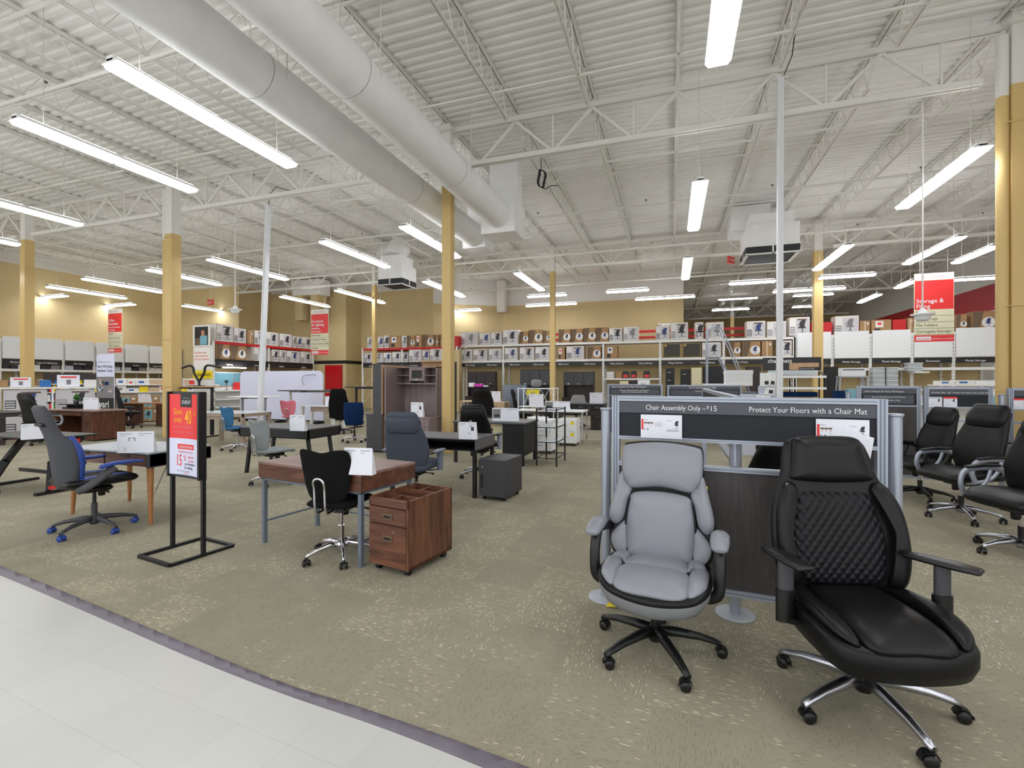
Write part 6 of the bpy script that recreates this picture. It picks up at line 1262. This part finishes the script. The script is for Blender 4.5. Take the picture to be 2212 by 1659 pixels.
sheet(-2.2, 14.6, .802, 0, .4, .34, 'white info sheet at the right end of the black office desk', extra='desk')
sheet(-2.65, 9.3 + 2.0, .782, 0, .62, .22, 'wide white brochure on the thin-legged white desk', extra='photo')
exec_chair('office_chair', 'grey tufted low-back chair behind the black office desk', (-3.0, 15.6), -90, 'ink_grey', 1.02, .3, 'none', 'chrome', .48, False)
# hutches against the rack and file cabinets
def dark_hutch(label, p0, p1, y, zt, m, g='black_metal'):
    x0, x1 = atY(p0, y), atY(p1, y); W_ = x1 - x0; t = thing('hutch_desk', label, 'desk', ((x0 + x1) / 2, y)); b = MB(); b.box(-W_ / 2, W_ / 2, -.5, .15, .74, .78, m); b.box(-W_ / 2, -W_ / 2 + .4, -.45, .15, 0, .74, m); b.box(W_ / 2 - .4, W_ / 2, -.45, .15, 0, .74, m); b.obj('lower_desk', t)
    b = MB(); b.box(-W_ / 2, W_ / 2, -.16, .15, 1.3, zt, m); b.box(-W_ / 2, -W_ / 2 + .03, -.16, .15, .78, 1.3, m); b.box(W_ / 2 - .03, W_ / 2, -.16, .15, .78, 1.3, m); b.box(-W_ / 2, W_ / 2, .12, .15, .78, 1.3, m); b.obj('hutch', t)
    for i in range(3): b = MB(); q = W_ / 3; b.box(-W_ / 2 + q * i + .02, -W_ / 2 + q * (i + 1) - .02, -.175, -.16, 1.34, zt - .04, g); b.box(-W_ / 2 + q * (i + .5) - .05, -W_ / 2 + q * (i + .5) + .05, -.185, -.175, 1.36, 1.38, 'chrome'); b.obj('door', t)
    for s in (-1, 1):
        for z in (.55, .2): b = MB(); b.box(s * (W_ / 2 - .2) - .17, s * (W_ / 2 - .2) + .17, -.465, -.45, z - .13, z + .13, m); handle(b, s * (W_ / 2 - .2), -.465, z + .05, .14, 'chrome'); b.obj('drawer', t)
    return t
dark_hutch('dark espresso hutch desk under the first bays of the back rack', 1013, 1072, 20.7, 1.95, 'dark_brown', 'dark_brown')
dark_hutch('black hutch desk left of the slim middle column', 1126, 1189, 20.7, 2.02, 'black_metal', 'charcoal')
dark_hutch('brown-black hutch desk right of the slim middle column', 1219, 1284, 20.7, 1.9, 'dark_brown', 'charcoal')
def cab(label, p0, p1, y, z0, z1, n, m, hm='chrome'):
    x0, x1 = atY(p0, y), atY(p1, y); t = drawers(label, (x0 + x1) / 2, y, x1 - x0, .5, z1 - z0, n, m, False, hm=hm); t.location.z = z0; return t
b = MB(); b.box(up[4] + .1, up[5] + .5, 0, .8, .62, .68, 'rack_white'); b.box(up[4] + .1, up[4] + .16, 0, .8, 0, .62, 'rack_white'); b.box(up[5] + 1.1, up[5] + .5, 0, .8, 0, .62, 'rack_white'); o = b.obj('display_platform'); o.location = (0, 20.2, 0); tag(o, 'raised white platform carrying the file cabinets under the back rack', 'platform')
cab('black four-drawer file cabinet, leftmost on the platform', 1438, 1457, 20.6, .68, 2.02, 4, 'black_metal')
cab('black file cabinet with a white tag, second on the platform', 1470, 1491, 20.6, .68, 1.98, 3, 'black_metal')
cab('cream file cabinet on the platform under the back rack', 1493, 1515, 20.6, .68, 2.04, 3, 'cream')
cab('wide black storage cabinet right of the cream file cabinet', 1519, 1562, 20.6, .68, 2.08, 2, 'black_metal', 'black_metal')
cab('cream safe below the small white shelf', 1340, 1359, 18.2, .3, 1.5, 1, 'cream'); cab('black safe right of the cream safe', 1360, 1378, 18.2, .3, 1.5, 2, 'black_metal'); cab('dark grey shredder cabinet left of the cream safe', 1323, 1338, 18.2, .3, 1.36, 2, 'charcoal')
b = MB(); b.box(-1.3, 2.6, -.3, .35, 0, .3, 'rack_white'); o = b.obj('display_platform'); o.location = (-1.6, 18.2, 0); tag(o, 'low white platform under the safes', 'platform')
t = thing('printer', 'white boxed printer on the stand right of the black safe', 'printer', (atY(1391, 17.8), 17.8, .0)); b = MB(); b.rbox(-.2, .2, -.2, .2, .0, 1.15, 'ink', .02); b.obj('stand', t); b = MB(); b.rbox(-.21, .21, -.21, .21, 1.15, 1.53, 'panel_white', .02); rect(b, -.1, .05, 1.25, 1.4, -.212, 'ink'); b.obj('box', t)
cab('dark brown bookcase left of the chair mats rack', 1612, 1642, 20.6, .1, 2.05, 2, 'dark_brown', 'dark_brown'); cab('black metal shelf cabinet right of the tan column', 1776, 1806, 19.6, .1, 2.0, 3, 'black_metal', 'black_metal')
# warehouse ladder
t = thing('rolling_ladder', 'tall grey rolling warehouse ladder before the back rack', 'ladder', (atY(1552, 16.5), 16.5)); 
X0 = atY(1527, 16.5) - atY(1552, 16.5); X1 = atY(1628, 16.5) - atY(1552, 16.5)
for y in (-.3, .3):
    b = MB(); b.tube([(X0, y, 0), (X0, y, 3.15)], .02, 'silver_tube', 8); b.tube([(X1, y, .1), (X0 + .35, y, 2.25)], .022, 'silver_tube', 8); b.tube(cr([(X1 - .05, y, .9), (X0 + .5, y, 2.95), (X0 + .3, y, 3.2), (X0, y, 3.15)], 5, False), .018, 'silver_tube', 8); b.tube([(X0 + .35, y, 2.25), (X0, y, 2.25)], .018, 'silver_tube', 8); b.tube([(X0, y, 1.3), (X1 * .45 + X0 * .55, y, 1.3)], .016, 'silver_tube', 8); b.obj('side_frame', t)
for i in range(9): b = MB(); f_ = i / 9; x = X1 + (X0 + .35 - X1) * f_; b.box(x - .09, x + .09, -.3, .3, .1 + 2.15 * f_, .125 + 2.15 * f_, 'ink_grey'); b.obj('step', t)
b = MB(); b.box(X0 - .02, X0 + .4, -.3, .3, 2.25, 2.28, 'ink_grey'); b.obj('platform', t)
b = MB(); b.rbox(-.34, .34, -.25, .25, 0, .36, 'panel_white', .01); b.box(-.35, .35, -.26, .26, .27, .38, 'panel_white'); o = b.obj('storage_box'); o.location = (atY(1594, 14.6), 14.6, 1.42); tag(o, 'white lidded storage box on the grey display counter', 'box')
t = thing('display_counter', 'grey and white counter with stacked trays under the white lidded box', 'counter', (atY(1580, 14.6), 14.6)); b = MB(); b.box(-.9, .6, -.3, .3, 0, 1.2, 'grey_metal'); b.obj('body', t); b = MB(); b.rbox(-.75, .5, -.3, .3, 1.36, 1.42, 'panel_white', .02); b.rbox(-.8, .0, -.32, .3, 1.2, 1.36, 'paper_grey', .02); b.obj('tray', t)
# chair mat rack
t = thing('chair_mat_rack', 'arched black and white rack holding rolled chair mats under a chairmats sign', 'rack', (atY(1710, 12.5), 12.5)); 
for s in (-1, 1): b = MB(); b.tube(cr([(s * .62, -.35, 0), (s * .62, -.3, 1.2), (s * .62, -.1, 1.62), (s * .62, .25, 1.72)], 5, False), .02, 'black_metal', 8); b.bar((s * .62, .25, 0), (s * .62, .25, 1.72), .03, .03, 'black_metal'); b.obj('side_arch', t)
for i, z in enumerate((.5, .8, 1.08, 1.34, 1.6)): b = MB(); b.box(-.62, .62, -.3, .25, z - .015, z + .015, 'panel_white'); b.box(-.62, .62, -.31, -.3, z - .03, z + .02, 'panel_white'); b.obj('shelf', t)
b = MB(); b.box(-.6, .6, .0, .03, 1.74, 2.05, 'header_black'); b.text('chairmats', (-.5, -.002, 1.93), (1, 0, 0), (0, 0, 1), .13, 'label_white', .01); rect(b, -.05, .55, 1.76, 1.92, -.003, 'raw_board'); rect(b, .15, .57, 1.76, 1.82, -.004, 'stripe_black'); b.text('protect your floor', (.17, -.005, 1.775), (1, 0, 0), (0, 0, 1), .04, 'label_white'); b.obj('sign', t)
for i, (z, m) in enumerate([(1.12, 'navy_fabric'), (1.62, 'bin_clear'), (.84, 'poster_lilac')]): b = MB(); b.tube([(-.5, -.05, z + .07), (.5, -.05, z + .07)], .06, m, 16); o = b.obj('rolled_mat'); o.location = t.location; tag(o, ['dark blue rolled mat on the chair mat rack', 'clear rolled mat on top of the chair mat rack', 'pale rolled mat on the chair mat rack'][i], 'chair mat')
for i in range(9):
    z = [1.0, 1.0, 1.0, 1.16, 1.16, 1.32, 1.5, 1.5, .86][i]; px = [1635, 1648, 1628, 1640, 1655, 1662, 1652, 1664, 1640][i]; y = 10.6; b = MB(); b.rbox(-.07, .07, -.06, .06, 0, .15 if z < 1.4 else .26, 'panel_white', .006, 1); rect(b, -.04, .04, .03, .1, -.062, 'ink'); o = b.obj('boxed_gadget'); o.location = (atY(px, y), y + (i % 3) * .02, z - .1); o.rotation_euler = (0, R(8) if i % 2 else 0, R(-20 + 7 * i)); tag(o, 'small white box with a dark window left of the chair mat rack, %s' % ORD[i], 'box', 'white boxes left of the chair mat rack')
b = MB(); b.box(-.35, .35, -.2, .25, 0, .76, 'paper_grey'); b.box(-.35, .35, .0, .25, .76, 1.22, 'paper_grey'); b.box(.0, .35, .05, .25, 1.22, 1.4, 'paper_grey'); o = b.obj('stepped_display'); o.location = (atY(1645, 10.6), 10.75, 0); tag(o, 'stepped grey display block under the small white boxes', 'display stand')
# utility cart and plastic bins at right
t = thing('utility_stand', 'grey metal A-frame shelf with a white box on top, near the tan column', 'shelf', (atY(1840, 15), 15)); 
for s in (-1, 1):
    for y in (-.2, .2): b = MB(); b.bar((s * .4, y, 0), (s * .3, y * .6, 1.62), .03, .03, 'silver'); b.obj('leg', t)
for z in (.4, .8, 1.2, 1.6): b = MB(); b.box(-.4 + z * .05, .4 - z * .05, -.2, .2, z, z + .03, 'silver' if z > 1.5 else 'dark_brown'); b.obj('shelf', t)
b = MB(); b.box(-.28, .28, -.12, .12, 0, .22, 'panel_white'); rect(b, -.25, .25, .15, .19, -.122, 'ink_grey'); o = b.obj('boxed_item'); o.location = (atY(1840, 15), 15, 1.632); tag(o, 'flat white box on the grey A-frame shelf', 'box')
for k, px in enumerate((1897, 1921, 1973)):
    for i in range(5 if k < 2 else 2):
        b = MB(); b.rbox(-.22, .22, -.17, .17, 0, .13, 'bin_clear', .03); b.rbox(-.235, .235, -.185, .185, .13, .155, 'panel_white', .02); o = b.obj('storage_bin'); o.location = (atY(px, YB - .3), YB - .3, 1.22 + .158 * i + (.63 if k == 2 else 0)); tag(o, 'clear storage bin with white lid, %s stack under the right rack, %s from bottom' % (['left', 'middle', 'right'][k], NTH[i]), 'storage bin', 'clear storage bins, %s stack' % ['left', 'middle', 'right'][k])
b = MB(); b.box(atY(1885, YB), atY(2000, YB), -.6, 0, 1.16, 1.215, 'rack_white'); b.box(atY(1960, YB), atY(1990, YB), -.6, 0, 1.79, 1.845, 'rack_white'); o = b.obj('wall_shelf'); o.location = (0, YB, 0); tag(o, 'white shelf holding the clear storage bins', 'shelf')
gondola('low white counter at right with scattered boxed supplies behind the leather chairs', atY(2030, 11.5), 11.5, 3.6, 0, [1.05], 1.06, .7, 21, ('carton_white', 'paper', 'carton_brown', 'cyan_label', 'carton_white', 'navy_fabric'), (.08, .32), .3, 'boxed supply', nick='right white counter')
gondola('low white bookcase at right under the rightmost white panel', atY(2140, 13), 13, 1.9, 0, [.6, 1.2, 1.42], 1.3, .4, 12, ('panel_white', 'carton_white', 'paper_grey', 'navy_fabric'), (.06, .12), .4, 'flat box', nick='right white bookcase')
# tidbits
b = MB(); b.poly([(0, 0, .004), (.13, .02, .006), (.17, .1, .005), (.1, .16, .006), (.02, .11, .004)], 'yellow'); o = b.obj('paper_tag'); p = fl(1308, 1314); o.location = (p[0], p[1], .008); tag(o, 'yellow paper tag lying on the disc foot by the grey chair', 'tag')
for i, (px, py) in enumerate([(818, 1277), (1003, 1240), (2150, 1345), (99, 1215), (200, 1102)]):
    p = fl(px, py); b = MB(); b.poly([(0, 0, .004), (.02, .005, .006), (.018, .016, .005), (.004, .014, .004)], 'paper'); o = b.obj('paper_scrap'); o.location = (*p, 0); tag(o, 'tiny white paper scrap on the carpet, %s' % ['in front of the walnut file cabinet', 'in the aisle right of the walnut file cabinet', 'right of the large black chair', 'left of the sale sign stand', 'near the gaming chair'][i], 'scrap')
b = MB(); b.rbox(-.12, .12, -.08, .08, 0, .09, 'magenta', .03); b.rbox(-.3, -.14, -.08, .08, 0, .12, 'panel_white', .03); b.rbox(.14, .26, -.06, .06, 0, .05, 'paper_grey', .02); o = b.obj('plush_pile'); o.location = (-5.1, 12.2, 1.33); tag(o, 'pink and white small items lying on the back of the black chair behind the column', 'soft toys')
t = simple_desk('dark desk with yellow sign behind the black chairs', -5.3, 17.2, 0, 1.5, .7, .95, 'dark_brown', 'dark_brown', .1, .2); b = MB(); b.rbox(-.26, .26, -.01, .01, 0, .22, 'yellow', .005, 1); b.text('SALE', (-.12, -.012, .07), (1, 0, 0), (0, 0, 1), .1, 'text_grey', .01); o = b.obj('counter_sign'); o.location = (-4.95, 17.1, .952); tag(o, 'small yellow sign on the dark desk behind the black chairs', 'sign')
b = MB(); b.box(-.4, .4, -.02, .02, 0, 1.38, 'grey_metal'); o = b.obj('privacy_screen'); o.location = (-4.75, 14.3, 0); tag(o, 'grey-blue privacy screen behind the maple desk', 'screen')
